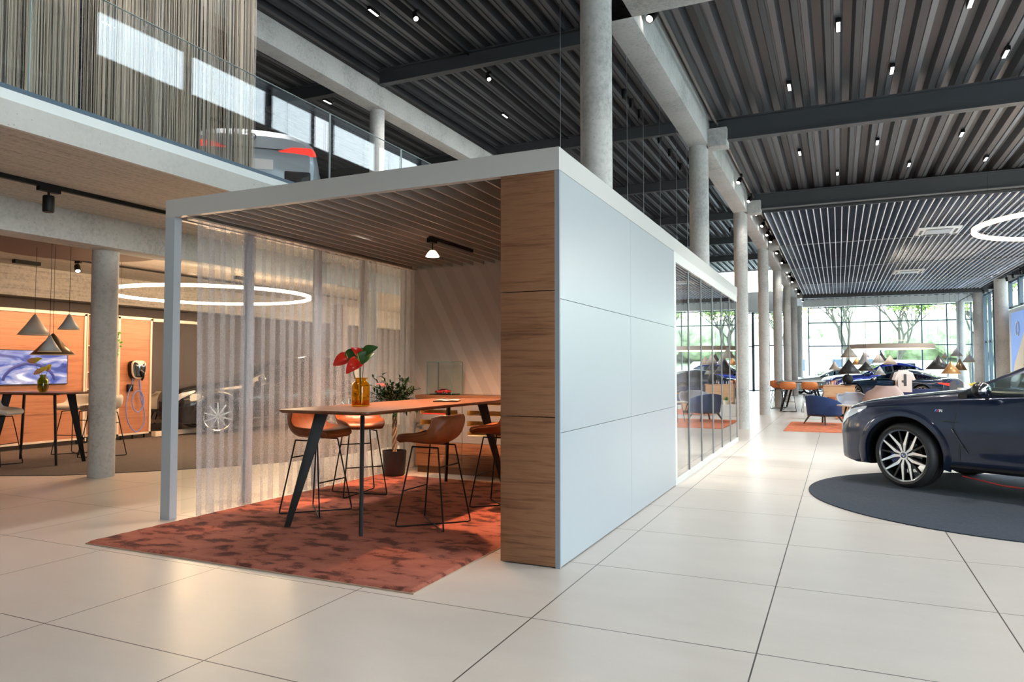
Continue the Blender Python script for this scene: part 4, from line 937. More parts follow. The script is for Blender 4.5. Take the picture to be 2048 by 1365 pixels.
    # lamps and seams
    Lh=S['L']/2
    zf=interp(S['sh'],Lh-.2)
    for s in (1,-1):
        def hf(u,v,s=s):
            x=Lh-.012-.42*(u**1.2); v0=vz(x,interp(S['sh'],x)-.02-.13*(1-u)**.8-.012); v1=.66+.02*(1-u); return x,v0+(v1-v0)*v
        patch('headlight',hf,HEADL,.006,18,8,s)
        def tf(u,v,s=s):
            x=-Lh+.004+.34*(u**1.3); zt_=interp(S['sh'],-Lh)-.03+.02*u; v1=vz(x,zt_); v0=vz(x,zt_-.11+.07*u); return x,v0+(v1-v0)*v
        patch('tail_light',tf,REDL,.008,18,6,s)
        d0=S['fa']-.60
        seam('door_seam',[(d0,interp(S['sh'],d0)-.02),(d0+.02,.85),(d0+.02,.7),(d0-.02,.55),(d0-.02,.38)],s=s)
        d1=-.15;seam('door_seam',[(d1,interp(S['sh'],d1)-.02),(d1,.7),(d1-.0,.38)],s=s)
        d2=S['ra']+.5;seam('door_seam',[(d2-.25,interp(S['sh'],d2)-.03),(d2-.2,.85),(d2,.6),(d2,.38)],s=s)
        seam('sill_trim',[(S['fa']-.52,.30),(0,.30),(S['ra']+.5,.30)],.028,DARKT,s,.0)
        for hx in (-.02,-1.05):
            p=surf(hx+.0,vz(hx,interp(S['sh'],hx)-.13),s);MB().obox(p+Vector((0,s*.012,0)),(.2,.03,.022)).build('door_handle',paint,t,bevel=.008)
    # nose: grille and lower intake ; tail: bumper and plate
    m=MB()
    zn=interp(S['top'],Lh)-.02
    for s in (-1,1): m.obox((Lh+.004,s*.20,zn-.12),(.03,.34,.22))
    m.build('kidney_grille',DARKT,t,bevel=.04)
    MB().obox((Lh-.01,0,.40),(.06,1.1,.13)).build('lower_intake',DARKT,t,bevel=.03)
    MB().obox((-Lh+.015,0,interp(S['bot'],-Lh)+.0),(.10,1.2,.16)).build('rear_diffuser',DARKT,t,bevel=.03)
    return t,surf,vz,patch,seam
NAVY=mat('navy_car_paint',(.010,.018,.046),.28,.45,coat=.75,spec=.3);BLUEP=mat('blue_car_paint',(.01,.03,.30),.2,.4,coat=1);SILV=mat('silver_car_paint',(.36,.41,.47),.38,.5,coat=.4)
TEAL=mat('dark_blue_coupe_paint',(.012,.035,.085),.2,.4,coat=1);PALE=mat('pale_car_paint',(.55,.56,.5),.3,.3,coat=.5);GREYC=mat('graphite_car_paint',(.018,.02,.026),.22,.4,coat=1)
t,surf,vz,patch,seam=car('dark navy car with two-tone alloy wheels parked on the round carpet at the right border',(2.521,9.54,.012),math.radians(150),NAVY,SUV,True,math.radians(-10))
# side vent, badge, hood crease of the near car
def vent(u,v): 
    x=1.07-.15*u-.03*v; z=.80-.30*u-.075*v*(1-.5*u); return x,vz(x,z)
patch('side_vent',vent,DARKT,.012,10,3,1)
def vt(u,v):
    x=1.16-.17*u;z=.805-.012*v;return x,vz(x,z)
patch('vent_blade',vt,DARKT,.013,10,2,1)
p=surf(1.19,vz(1.19,.915));
m=MB();mc=[mat('badge_light_blue',(.1,.35,.8),.3),mat('badge_violet',(.15,.1,.45),.3),mat('badge_red',(.75,.05,.08),.3),EWH]
for i in range(3): m.cm=i;m.obox((p.x+.035-i*.013,p.y+.004,p.z),(.008,.004,.03),ry=-.5)
m.cm=3
for dx,w_,ry in ((-.006,.006,0),(-.015,.006,-.45),(-.024,.006,.45),(-.033,.006,0)): m.obox((p.x+dx,p.y+.004,p.z),(w_,.004,.03),ry=ry)
m.build('fender_badge',mc,t)
for s in (1,-1):
    MB().tube([surf(x,vv,s)+Vector((0,0,.002)) for x,vv in ((2.38,.80),(2.1,.79),(1.7,.785),(1.3,.79),(1.0,.80))],.006,6).build('bonnet_crease',NAVY,t,smooth=True)
MB().tube([(1.0,.86,.20),(.6,.9,.15),(.3,.88,.14),(0,.85,.17)],.008,6).build('red_strap',mat('red_strap',(.5,.03,.03),.5),t,smooth=True)
MB().tube([surf(1.045-.15*k/8,vz(1.045-.15*k/8,.725-.265*k/8))+Vector((0,.013,0)) for k in range(9)],.004,6).build('vent_edge_glint',CHROME,t,smooth=True)  # chrome line added in place of a highlight along the vent
# silver car on the gallery, seen from behind
CARG=(-9.0,9.25,3.515);RZG=math.radians(132)
t,surf,vz,patch,seam=car('silver car parked on the gallery with red tail lamps, seen from behind the balustrade',CARG,RZG,SILV,SEDAN)
Lh=SEDAN['L']/2
m=MB();m.obox((-Lh-.002,0,.86),(.02,.9,.01));m.build('boot_line',DARKT,t)
roundel(.045,t,Vector((-Lh-.01,0,1.0)),Matrix.Rotation(-PI/2,4,'Y'))
t.scale=(1,1,1.12)
for s in (1,-1): MB().obox((-Lh+.01,s*.60,.52),(.06,.36,.17)).build('bumper_vent',DARKT,t,bevel=.03)
MB().obox((-Lh-.0,0,.66),(.03,.54,.13)).build('plate_recess',mat('plate_white',(.6,.6,.62),.5),t)
for s in (1,-1): MB().prismx([(s*.78,.82),(s*.78,.91),(s*.52,.90),(s*.34,.845),(s*.36,.835),(s*.52,.835)],-Lh-.012,-Lh+.02).build('tail_light_inner',REDL,t,recalc=True)
# cars in the right hall, far
car('dark blue coupe with white shirt rack in front, parked before the end glazing',(2.3,35.5,0),math.radians(152),TEAL,COUPE)
car('bright blue car behind the dark blue coupe, facing the aisle',(1.7,39.6,0),math.radians(202),BLUEP,SUV)
car('pale car behind the bright blue car at the end glazing',(-.3,43.2,0),math.radians(200),PALE,SEDAN)
# cars in the left bay
car('black car in the left bay seen through the sheer curtain',(-12.1,13.1,.010),math.radians(-118),GREYC,SUV)
car('grey car with red tail lamps far back in the left bay behind the flower vase',(-9.6,21.5,0),math.radians(60),SILV,SEDAN)
# ---------------------------------------------------------------- left bay
cpm=mat('brown_grey_carpet',(.095,.075,.067),.95,noise_=(60,.25,3),bump=.4)
near=[(-13.2,4.9),(-11.0,5.45),(-9.94,5.73),(-9.27,6.08),(-8.83,6.48),(-8.42,6.95),(-7.95,7.6),(-7.5,8.4),(-7.3,9.4),(-7.3,11),(-7.3,15)]
o=MB().prism(near+[(-15.9,15),(-15.9,4.0)],.001,.008).build('carpet',cpm);tag(o,'dark brown carpet with curved edge under the left high table','carpet')
# round carpet under the near car
o=MB().prism([(1.80+2.14*1.0*math.cos(a)*(1 if math.cos(a)<0 else 1.6),9.06+2.14*math.sin(a)) for a in [2*PI*i/120 for i in range(120)]],.001,.010).build('round_carpet',mat('slate_carpet',(.030,.040,.060),.95,noise_=(45,.22,3),bump=.5));tag(o,'dark blue-grey rounded carpet under the navy car','carpet')
# walnut display walls on feet
XW=-12.74
def displaywall(label,y0,y1,z0=.09,z1=2.41,split=True):
    t=thing('display_wall',label,'wall panel',(XW,y0,0))
    MB().box(-.05,-.0,0,y1-y0,z0+.03,z1-.03).build('walnut_board',WALNY,t)
    m=MB().box(-.06,.02,-.02,y1-y0+.02,z1-.035,z1+.02).box(-.06,.02,-.02,y1-y0+.02,z0,z0+.035).box(-.06,.02,-.02,.02,z0,z1).box(-.06,.02,y1-y0-.02,y1-y0+.02,z0,z1)
    m.build('cream_frame',CREAMF,t)
    if split:
        MB().box(.0,.003,.02,y1-y0-.02,.96,.985).box(.0,.003,.02,y1-y0-.02,.585,.59).build('joint_line',mat('joint_dark',(.10,.05,.03),.6) if 'joint_dark' not in MT else MT['joint_dark'],t)
    for y in (.1,(y1-y0)*.5,y1-y0-.1): MB().cyl((-.02,y,0),(-.02,y,z0),.02,n=10).build('foot',BLK,t)
    return t
displaywall('long walnut display wall carrying the screen at the left border',3.2,8.76)
displaywall('walnut display wall carrying the wall charger, right of the near column',9.45,10.16,split=False)
sh=thing('shelf_unit','open cream framed shelf section between the two walnut display walls','shelf',(XW,8.8,0))
MB().box(-.35,-.33,0,.63,.1,2.4).build('back_board',WALNY,sh)
m=MB()
for y in (0,.61): m.box(-.03,.01,y,y+.02,.05,2.43)
m.build('upright',CREAMF,sh)
for z in (.12,.62,1.0,1.32,1.82,2.40): MB().box(-.33,.0,.02,.61,z,z+.02).build('shelf_board',CREAMF,sh)
# far partition beyond
tag(MB().box(XW-.02,XW+.02,10.2,11.3,2.36,2.42).build('header_rail',CREAMF),'cream header rail continuing right of the walnut display wall','rail')
tag(MB().box(-12.72,-12.60,10.2,16.0,.02,.12).build('plinth_step',CREAMF),'low cream plinth on the floor right of the walnut display wall','plinth')
struct(MB().box(-16.2,-16,4,30,0,2.9).build('wall_bay_left',BROWNW)); struct(MB().box(-16.9,-16.2,4,30,2.3,3.3).build('wall_bay_upper',DGREY))
# screen
scm=mat('screen_image',(.02,.02,.03),.2);b=scm.node_tree.nodes['Principled BSDF']
t=N(scm,'ShaderNodeTexCoord');mp=N(scm,'ShaderNodeMapping');mp.inputs['Scale'].default_value=(1,1.1,3.0);mp.inputs['Rotation'].default_value=(.45,0,0)
nz=N(scm,'ShaderNodeTexNoise',Scale=1.5,Detail=3.0,Distortion=1.2);lk(scm,t.outputs['Object'],mp.inputs[0]);lk(scm,mp.outputs[0],nz.inputs['Vector'])
r=ramp(scm,[(.32,(.01,.02,.10)),(.44,(.04,.07,.32)),(.52,(.22,.25,.50)),(.6,(.42,.38,.50)),(.68,(.75,.75,.9))]);lk(scm,nz.outputs[0],r.inputs[0]);lk(scm,r.outputs[0],b.inputs['Emission Color']);b.inputs['Emission Strength'].default_value=.9
tv=thing('wall_screen','wall-mounted screen showing a blurred blue car cockpit','screen',(XW+.005,6.7,1.12))
MB().box(0,.04,0,1.72,0,.60).build('casing',BLK,tv);MB().box(.0405,.042,.012,1.708,.012,.588).build('picture',scm,tv)
m=MB().tube([(.0445,1.05+.44*math.cos(a),.02+.34*math.sin(a)) for a in [PI*(.05+.9*i/24) for i in range(25)]],.026,6,flat=.1);m.build('picture_steering_wheel',mat('screen_navy',(0,0,0),.4,emit=(.015,.025,.16),es=1),tv)
# charger
ch=thing('wall_charger','black wall charger with cream rim on the walnut wall','charger',(XW+.02,9.79,1.21))
def sq(w_,h_,n=40,p=3.4): return [(math.copysign(abs(math.cos(a))**(2/p),math.cos(a))*w_,math.copysign(abs(math.sin(a))**(2/p),math.sin(a))*h_) for a in [2*PI*i/n for i in range(n)]]
def shape(w_,h_,x0,x1,tap=.12):
    pts=[(y*(1+tap*z/h_),z+.17) for y,z in sq(w_,h_)]
    return MB().prismx(pts,x0,x1)
shape(.15,.175,0,.10).build('back_shell',BLK,ch,bevel=.008);shape(.152,.178,.10,.135).build('cream_rim',CREAMF,ch,bevel=.006);shape(.135,.160,.13,.15).build('front_cover',mat('gloss_black',(.008,.008,.01),.06,coat=1),ch,bevel=.006)
m=MB().box(.150,.152,-.10,.06,.255,.262).box(.150,.152,-.06,.09,.238,.244);m.build('printed_text',EWH,ch)
MB().tube([(.15,.03,.15),(.20,.05,.10),(.17,.07,.03),(.12,.075,-.04)],.022,10).build('plug_handle',DARKT,ch,smooth=True)
CBL=mat('blue_cable',(.12,.20,.55),.4)
pts=[(.05,.075,-.04),(.05,.08,-.18)]
pts+=[(.05+.006*k,.02+(.13)*math.cos(a),-.46+.21*math.sin(a)*1.0) for k,a in enumerate([.4-2*PI*1.9*i/50 for i in range(51)])][:51]
pts=[(min(p[0],.09),p[1],p[2]) for p in pts]
MB().tube(pts,.009,8).build('coiled_cable',CBL,ch,smooth=True)
loop=[(.05,-.08,-.0),(.05,-.09,-.12),(.06,-.14,-.22),(.06,-.20,-.40),(.06,-.215,-.62),(.06,-.17,-.85),(.06,-.06,-1.02),(.06,.07,-1.05),(.06,.18,-.92),(.06,.20,-.72),(.06,.14,-.52),(.06,.10,-.40),(.06,.09,-.2),(.05,.08,-.04)]
def crv(P_,n=8):
    out=[];P_=[Vector(p) for p in P_]
    for i in range(len(P_)-1):
        p0,p1,p2,p3=P_[max(0,i-1)],P_[i],P_[i+1],P_[min(len(P_)-1,i+2)]
        for k in range(n):
            f=k/n;out.append(.5*((2*p1)+(-p0+p2)*f+(2*p0-5*p1+4*p2-p3)*f*f+(-p0+3*p1-3*p2+p3)*f**3))
    return out+[P_[-1]]
MB().tube(crv(loop),.009,8).build('hanging_cable',CBL,ch,smooth=True)
hk=MB().box(.0,.06,-.17,-.06,-.26,-.12);hk.build('cable_holder',BLK,ch,bevel=.01)
# ivy
iv=thing('ivy_plant','trailing green ivy hanging from the top shelf right of the near column','plant',(XW-.02,9.05,2.02))
LG=mat('ivy_green',(.10,.26,.03),.5);m=MB();s_=MB();rr_=random.Random(3)
for st_ in range(4):
    pth=[Vector((.05+rr_.uniform(0,.08),.05+st_*.10+rr_.uniform(-.02,.02)+.05*math.sin(k*.8+st_),.08-k*(.075 if st_==1 else .05))) for k in range(12 if st_==2 else 6)]
    s_.tube(pth,.003,5)
    for p in pth:
        for q in range(4):
            d=Vector((rr_.uniform(.1,1),rr_.uniform(-1,1),rr_.uniform(-1,.6))).normalized();u=d.cross(Vector((1,0,.2))).normalized();z=rr_.uniform(.035,.06)
            m._a([p,p+d*z*.5+u*z*.55,p+d*z*.75+u*z*.2,p+d*z*1.25,p+d*z*.75-u*z*.2,p+d*z*.5-u*z*.55],[(0,1,2),(0,2,3),(0,3,4),(0,4,5)])
s_.build('vines',STEM,iv);m.build('leaves',LG,iv)
MB().lathe([(.001,-.0),(.07,0),(.085,.12),(.001,.12)],(-.05,.2,-.18),20).build('pot',BLK,iv,smooth=True,angle=40)
# left high table
high_table('walnut high table with black legs in the left bay under the cone pendants',(-10.86,6.78,.008),1.35,.62,1.045,(.08,.07),(.16,.10),WALNT,rz=.18)
for i,(p,rz,l) in enumerate([((-11.02,6.28,.008),-PI/2+.45,'cream bar stool at the left border by the left high table'),((-11.4,7.72,.008),PI+.35,'cream bar stool behind the left high table, left of the concrete column'),((-10.6,7.62,.008),PI*.5+.2,'cream bar stool half hidden behind the concrete column')]):
    dup(st,p,rz,l,'cream bar stools around the left high table',remat={'cognac_leather':LEAC})
# flower vase on the left table
v=thing('glass_vase','olive glass vase with yellow anthuriums on the left high table','vase',(-10.62,6.68,1.055))
MB().lathe([(.001,.002),(.045,.002),(.068,.04),(.072,.06),(.072,.17),(.055,.205),(.04,.22),(.04,.25),(.043,.255),(.036,.25),(.036,.218),(.066,.168),(.066,.062),(.04,.01),(.001,.01)],n=36).build('vase_body',glass('olive_tint',(.62,.62,.15),1.5,1.5),v,smooth=True)
B=(-10.62,6.68,1.07);YO=mat('anthurium_peach',(.85,.45,.22),.3);YG=mat('anthurium_yellow',(.85,.75,.08),.35)
for dx,dy,z,d,pm,l in ((-.12,-.05,1.50,(-.7,-.5,.2),YO,'peach anthurium rising highest out of the olive vase'),(-.02,-.02,1.36,(-.6,-.5,-.3),YO,'peach anthurium low at the left of the olive vase'),(.1,.0,1.38,(.6,-.4,0),YO,'peach anthurium leaning right out of the olive vase')):
    anth('anthurium',l,B,(B[0]+dx,B[1]+dy,z),d,.10,pm,YG)
# cone pendants
def cone(label,loc,r,h,zc,outer,inner,cat_='pendant lamp',group=None,tilt=0,lit=6):
    t=thing('cone_pendant',label,cat_,loc,0,group)
    A=Matrix.Rotation(tilt,4,'Y')
    m=MB();m.lathe([(.012,h),(r*.5,h*.5),(r,0)],n=40);q=MB();q.add(m,A);q.build('shade',outer,t,smooth=True,angle=180)
    m=MB();m.lathe([(.010,h-.008),(r*.5-.005,h*.5-.008),(r-.006,.002)],n=40);q=MB();q.add(m,A);q.build('shade_inside',inner,t,smooth=True,angle=180)
    q=MB();q.add(MB().lathe([(r-.007,0),(r+.001,-.003),(r+.002,.004)],n=40,closed=True),A);q.build('rim',inner,t,smooth=True)
    q=MB();q.add(MB().ball((0,0,h*.42),.035,12,8),A);q.build('bulb',mat('pendant_bulb',(1,1,1),.5,emit=(1,.72,.42),es=10) if 'pendant_bulb' not in MT else MT['pendant_bulb'],t,smooth=True)
    top=A@Vector((0,0,h));MB().tube([top,(top.x,0,zc-loc[2])],.003 if zc<4 else .004,5).build('cord',BLK,t)
    return t
WHG=mat('shade_pale_grey',(.45,.46,.47),.4);INW=mat('shade_inside_warm',(.85,.62,.35),.6);DKS=mat('shade_dark',(.035,.035,.038),.35);BRZ=mat('shade_bronze',(.13,.085,.045),.3,.6);BGE=mat('shade_beige',(.48,.42,.36),.45);COP=mat('shade_copper',(.55,.30,.12),.35,.5)
cone('cream cone pendant, leftmost of the four over the left high table',(-10.23,6.3,1.87),.205,.29,3.1,BGE,INW)
cone('bronze cone pendant, widest and lowest of the four over the left high table',(-9.90,6.35,1.59),.268,.295,3.1,BRZ,INW)
cone('small white cone pendant overlapping the bronze one over the left high table',(-9.25,5.89,1.618),.132,.21,3.1,WHG,INW)
cone('small pale cone pendant hanging highest, next to the concrete column',(-9.52,6.32,1.93),.135,.21,3.1,WHG,INW)
tag(MB().lathe([(.001,0),(1.15,0),(1.15,.12),(.001,.12)],(-9.95,6.65,3.10),64).build('ceiling_canopy',mat('dark_brown_canopy',(.07,.05,.04),.7),smooth=True,angle=40),'large dark round ceiling canopy holding the four left cone pendants','canopy')
tag(MB().box(-12.3,-11.2,4.6,5.6,2.95,3.05).box(-11.9,-11.3,4.8,5.5,3.05,3.3).build('ceiling_projector',BLK),'black ceiling equipment box at the far left under the soffit','projector')
tag(MB().box(-12.02,-11.98,4,16,3.26,3.29).build('lighting_track',BLK),'black lighting track across the warm left bay ceiling','track')
dup(S0,(-12.0,8.1,3.27),PI/2,'small lit black spotlight on the warm left bay ceiling, left of the near column')
for i,(x,y) in enumerate(((-13.1,7.9),(-9.6,8.2),(-10.4,9.7),(-11.3,11.2),(-9.0,10.5))):
    o=MB().box(x-.05,x+.05,y-.22,y+.22,3.25,3.312).build('ceiling_vent',BLK);tag(o,'short black slot fitting in the warm left bay ceiling, %s'%['left of the pendants','right of the near column','left of the ring lamp','over the ring lamp','beyond the ring lamp'][i],'ceiling fitting')
# lounge corner behind charger
ltb=thing('coffee_table','low dark coffee table in the left bay right of the walnut wall','table',(-14.75,11.3,.008),.3)
MB().box(-.6,.6,-.4,.4,.40,.44).build('tabletop',BLK,ltb)
for sx in (-.55,.55):
    for sy in (-.35,.35): MB().cyl((sx,sy,0),(sx,sy,.4),.015,n=8).build('leg',BLK,ltb)
MB().box(-.55,.55,-.35,.35,.16,.2).build('lower_shelf',WALN,ltb)
bt=thing('water_bottle','small clear water bottle on the dark coffee table','bottle',(-15.0,11.05,.448));MB().lathe([(.001,0),(.03,0),(.03,.13),(.012,.17),(.012,.19)],n=16).build('bottle_body',GL,bt,smooth=True);MB().lathe([(.001,.19),(.013,.19),(.013,.205),(.001,.205)],n=12).build('cap',EWH,bt)
# shell lounge chair
def shell_chair(label,loc,rz,mt,leg,W_=.36,hb=.82,group=None,name='lounge_chair'):
    t=thing(name,label,'chair',loc,rz,group)
    def g(off):
        def f(u,v):
            s=u*2-1
            a=v
            y=.34-.62*min(1,a*1.7)+(-.10*max(0,a*1.7-1));z=.40+(-.05*math.sin(min(1,a*1.7)*PI))+(hb-.40)*max(0,(a-.42)/.58)**1.15
            w_=W_*(.80+.35*math.sin(PI*min(1,a*1.05))**.8)*(1-.35*max(0,(a-.75)/.25)**2)
            return Vector((w_*math.sin(s*PI/2),y+.25*abs(s)**2.5*min(1,a*1.6)+off*.02,z+.22*abs(s)**2.2*math.sin(PI*min(1,a*1.1))+off*.012))
        return f
    MB().grid(g(0),20,24).build('shell',mt,t,smooth=True,angle=180,solid=.03)
    for sx in (-1,1):
        for sy in (-1,1): MB().tube([(sx*.16,sy*.14-.02,.37),(sx*.27,sy*.27,0)],.016,8,r2=.010).build('leg',leg,t,smooth=True)
    return t
shell_chair('cream shell lounge chair in the left bay right of the walnut wall',(-15.2,12.5,.008),PI+.6,LEAC,BLK)
# ---------------------------------------------------------------- lights of the left bay
def spotl(name,loc,tgt,e,col,ang=100,size=.08):
    s=light('SPOT',name,loc,e,col,size,spot=ang,blend=.9);aim(s,tgt);return s
for i,y in enumerate((4.2,5.6,7.0,8.4,9.8)): spotl('wall_washer_light',(-11.7,y,3.2),(-12.8,y,1.2),110,(1,.60,.34),110)
for x,y in ((-9.7,8.9),(-10.5,11.5),(-9,15),(-11,19),(-9.5,23)):
    l=light('POINT','ring_lamp_light',(x,y,2.4),170,(1,.66,.38),.6)
for x,y in ((-14.5,7.5),(-12,14),(-14.5,20)): spotl('bay_ceiling_light',(x,y,3.2),(x+.3,y,0),60,(1,.72,.5),140)
spotl('gallery_soffit_light',(-7.4,4.7,3.0),(-8.5,5.5,0),15,(1,.85,.7),100)
# gallery lights
for x,y in ((-7.2,7),(-9.6,9),(-9.6,13),(-7.1,12),(-9.6,18)): spotl('gallery_light',(x,y,7.3),(x,y,0),420,(1,.92,.82),130)
# right hall lights
for i,y in enumerate((7.6,12.3,15.1,16.9,20,24,28,33,38)): spotl('track_light',(-1.68,y,5.2),(-2.3,y+.5,0),60,(1,.93,.85),80)
for x,y in ((2,9.5),(2.6,13),(0,10.5),(0.6,15)): spotl('downlight_light',(x,y,5.3),(x,y,0),300,(1,.90,.80),120)
for x,y in ((1,22),(3.5,26),(1.5,33),(4,38),(5,30)): spotl('downlight_light',(x,y,5.0),(x,y,0),500,(1,.93,.84),120)
for x,y,z in ((-5,1,7.3),(-1,1.5,5.3),(2.5,2.5,5.3),(-9,1,3.2),(-.2,5.5,5.3),(-5,-3,7.3),(1,-2,5.3)): spotl('foreground_fill_light',(x,y,z),(x,y,0),130 if z>4 else 60,(1,.93,.86),125,.2)  # added fill lifting the near floor, no fixtures above
for y in (3.2,5.2): spotl('string_curtain_fill',(-5.0,y,7.3),(-6.3,y+.2,4.2),150,(1,.93,.85),80,.1)  # added spots brightening the strings from the hall side
# ---------------------------------------------------------------- right hall furniture (far)
RUG2=mat('orange_rug',(.62,.17,.07),.95,noise_=(8,.25,4),bump=.3)
tag(MB().box(-1.15,2.2,17.1,20.1,.001,.012).build('area_rug',RUG2),'orange rug under the dark blue armchair','rug')
tag(MB().box(-.1,2.6,22.0,24.6,.001,.012).build('area_rug',RUG2),'farther orange rug in front of the walnut merchandise shelf','rug')
# blue armchair
BLF=mat('navy_fabric',(.018,.05,.16),.9,noise_=(90,.3,2),bump=.3);DW=mat('dark_wood_leg',(.07,.045,.035),.5)
ac=thing('armchair','dark blue fabric tub armchair with splayed dark legs on the orange rug','chair',(-.36,19.5,.012),math.radians(-40))
def tub(r0,r1):
    def g(u,v):
        a=PI*(-.12+1.24*u)   # opening towards +y
        s=math.sin(PI*u)     # 1 at back centre
        top=.50+.22*s**.8
        z=.24+(top-.24)*v; rx=.36+.045*v;ry=.36+.05*v
        k=1 if r0==0 else .86
        return Vector((-rx*k*math.cos(a),-ry*k*math.sin(a)+.02,z))
    return g
m=MB().grid(tub(0,0),40,10);m.build('tub_shell',BLF,ac,smooth=True,angle=180,solid=.075)
MB().prism(rounded(-.31,.31,-.26,.36,.12),.22,.42).build('seat_cushion',BLF,ac,bevel=.03)
for sx in (-1,1):
    for sy in (-1,1): splay_leg((sx*.22,sy*.22,.24),(sx*.33,sy*.33,0),.06,.03,.04,(sx,sy,0)).build('leg',DW,ac)
MB().box(-.27,.27,-.27,.27,.20,.24).build('leg_frame',DW,ac)
GRF=mat('beige_rose_shell',(.42,.30,.27),.8);GRY=mat('grey_shell',(.36,.36,.40),.8)
shell_chair('beige and pale grey high-backed shell chair just behind the navy car nose',(.95,19.2,.012),math.radians(25),GRF,BLK,.40,.98)
shell_chair('grey shell chair behind the small round table',(.35,21.8,0),math.radians(180),GRY,BLK,.36,.74)
so=thing('sofa','dark navy low sofa behind the grey shell chair','sofa',(1.75,25.4,0))
MB().box(-1.0,1.0,-.4,.4,.14,.42).build('seat',mat('navy_sofa',(.02,.03,.09),.9),so,bevel=.03);MB().box(-1.0,1.0,-.45,-.3,.3,.78).build('backrest',MT['navy_sofa'],so,bevel=.04)
for sx in (-.9,.9):
    for sy in (-.35,.35): MB().cyl((sx,sy,0),(sx,sy,.15),.02,n=8).build('leg',BLK,so)
ct=thing('side_table','small round pale side table with thin black legs beside the blue armchair','table',(.22,18.75,.012))
MB().lathe([(.001,.50),(.28,.50),(.285,.515),(.28,.525),(.001,.525)],n=40).build('tabletop',mat('pale_top',(.65,.62,.55),.35),ct,smooth=True,angle=40)
for a in (0.3,2.4,4.5): MB().tube([(.12*math.cos(a),.12*math.sin(a),.5),(.22*math.cos(a),.22*math.sin(a),0)],.008,6).build('leg',BLK,ct)
# high table & orange stools
high_table('long far high table with black legs among the orange stools, next to the column row',(-1.15,26.6,0),1.45,3.0,.965,(.12,.05),(.25,.25),mat('dark_top',(.12,.10,.09),.4),rz=0)
ol=['orange bar stool nearest on the left side of the far high table','orange bar stool nearest on the right side of the far high table','second orange bar stool on the left of the far high table','second orange bar stool on the right of the far high table','farthest orange bar stool on the left of the far high table','farthest orange bar stool on the right of the far high table']
for i,(x,y,rz) in enumerate(((-1.5,24.75,0.05),(-.85,24.8,-.05),(-1.95,26.3,-PI/2),(-.35,26.3,PI/2),(-1.95,27.4,-PI/2),(-.35,27.4,PI/2))): dup(st,(x,y,0),rz,ol[i],'orange bar stools around the far high table',remat={'cognac_leather':LEAO})
# merchandise shelf
ms=thing('merchandise_shelf','stepped walnut merchandise shelf behind the blue armchair','shelf',(-.45,24.0,.012))
MB().box(0,1.1,0,.5,0.06,.30).box(.0,.9,.5,.9,.06,.84).box(.0,.9,.48,.5,.3,.84).build('carcass',OAK,ms);MB().box(0,.92,.46,.92,.84,.87).build('top_board',OAK,ms);MB().box(.02,1.08,.02,.88,0,.06).build('plinth',BLK,ms)
low=thing('low_display_bench','low walnut display bench in front of the merchandise shelf','bench',(-.35,22.6,.012));MB().box(0,1.25,0,.45,.08,.36).build('body',OAK,low);MB().box(-.02,1.27,-.02,.47,.36,.39).build('top_board',OAK,low);MB().box(.03,1.2,.03,.4,0,.08).build('plinth',BLK,low)
TER=mat('terracotta',(.55,.2,.08),.7);SUC=mat('succulent_green',(.15,.38,.12),.5)
def pot(label,loc,r,h,mt,plant=None,seed=1):
    t=thing('plant_pot',label,'plant pot',loc);MB().lathe([(.001,0),(r*.72,0),(r,h),(r*1.06,h),(r*1.06,h*.86),(r*.93,h*.86),(r*.9,h*.9),(.001,h*.9)] if mt is TER else [(.001,0),(r*.9,0),(r,h*.3),(r,h),(r*.85,h),(.001,h*.9)],n=28).build('pot',mt,t,smooth=True,angle=40)
    if plant:
        q=random.Random(seed);m=MB()
        for k in range(26):
            a=q.uniform(0,2*PI);e=q.uniform(.3,1.4);d=Vector((math.cos(a)*math.cos(e),math.sin(a)*math.cos(e),math.sin(e)));s_=d.cross(Vector((0,0,1))).normalized();l=q.uniform(.7,1.2)*r*1.3;b0=Vector((0,0,h*.9))
            m._a([b0,b0+d*l*.5+s_*l*.2,b0+d*l,b0+d*l*.5-s_*l*.2],[(0,1,2),(0,2,3)])
        m.build('foliage',plant,t)
    return t
pot('terracotta pot on the low display bench behind the blue armchair',(-.20,22.8,.39),.12,.19,TER)
pot('pale pot with bright green plant beside the terracotta pot',(.05,22.68,.39),.085,.14,mat('cream_pot',(.6,.55,.42),.6),mat('bright_leaf',(.12,.55,.05),.5),2)
pot('pale pot with grey-green succulent above the blue armchair',(-.62,21.6,.35),.09,.12,MT['cream_pot'],SUC,4)
tag(MB().box(-.9,-.4,21.4,21.8,.0,.35).build('display_cube',WHITE,bevel=.01),'white display cube carrying the succulent pot behind the blue armchair','display cube')
pot('round cream bowl beside the red printed cushion',(.72,22.68,.39),.085,.13,MT['cream_pot'])
# printed cushion
cu=thing('cushion','pink and crimson cushion printed MAMA on the low display bench','cushion',(.37,22.72,.39))
PK=mat('cushion_pink',(.8,.42,.42),.8);CRM=mat('cushion_crimson',(.55,.02,.10),.7)
def cf(u,v):
    x=u*2-1;z=v*2-1;t_=.07*(max(0,(1-x**4))*max(0,(1-z**4)))**.5;return x,z,t_
for s in (-1,1): MB().grid(lambda u,v:(.24*cf(u,v)[0]*(1-.08*(1-abs(cf(u,v)[1]))),s*cf(u,v)[2],.11+.11*cf(u,v)[1]*(1-.12*(1-abs(cf(u,v)[0])))),16,12).build('cushion_cover',PK,cu,smooth=True,angle=180)
MB().box(-.16,.19,-.078,-.06,.07,.16).build('print_band',CRM,cu,bevel=.01)
tc_=D.curves.new('t','FONT');tc_.body='MAMA';tc_.size=.085;tc_.align_x='CENTER';tc_.align_y='CENTER';tc_.extrude=.002
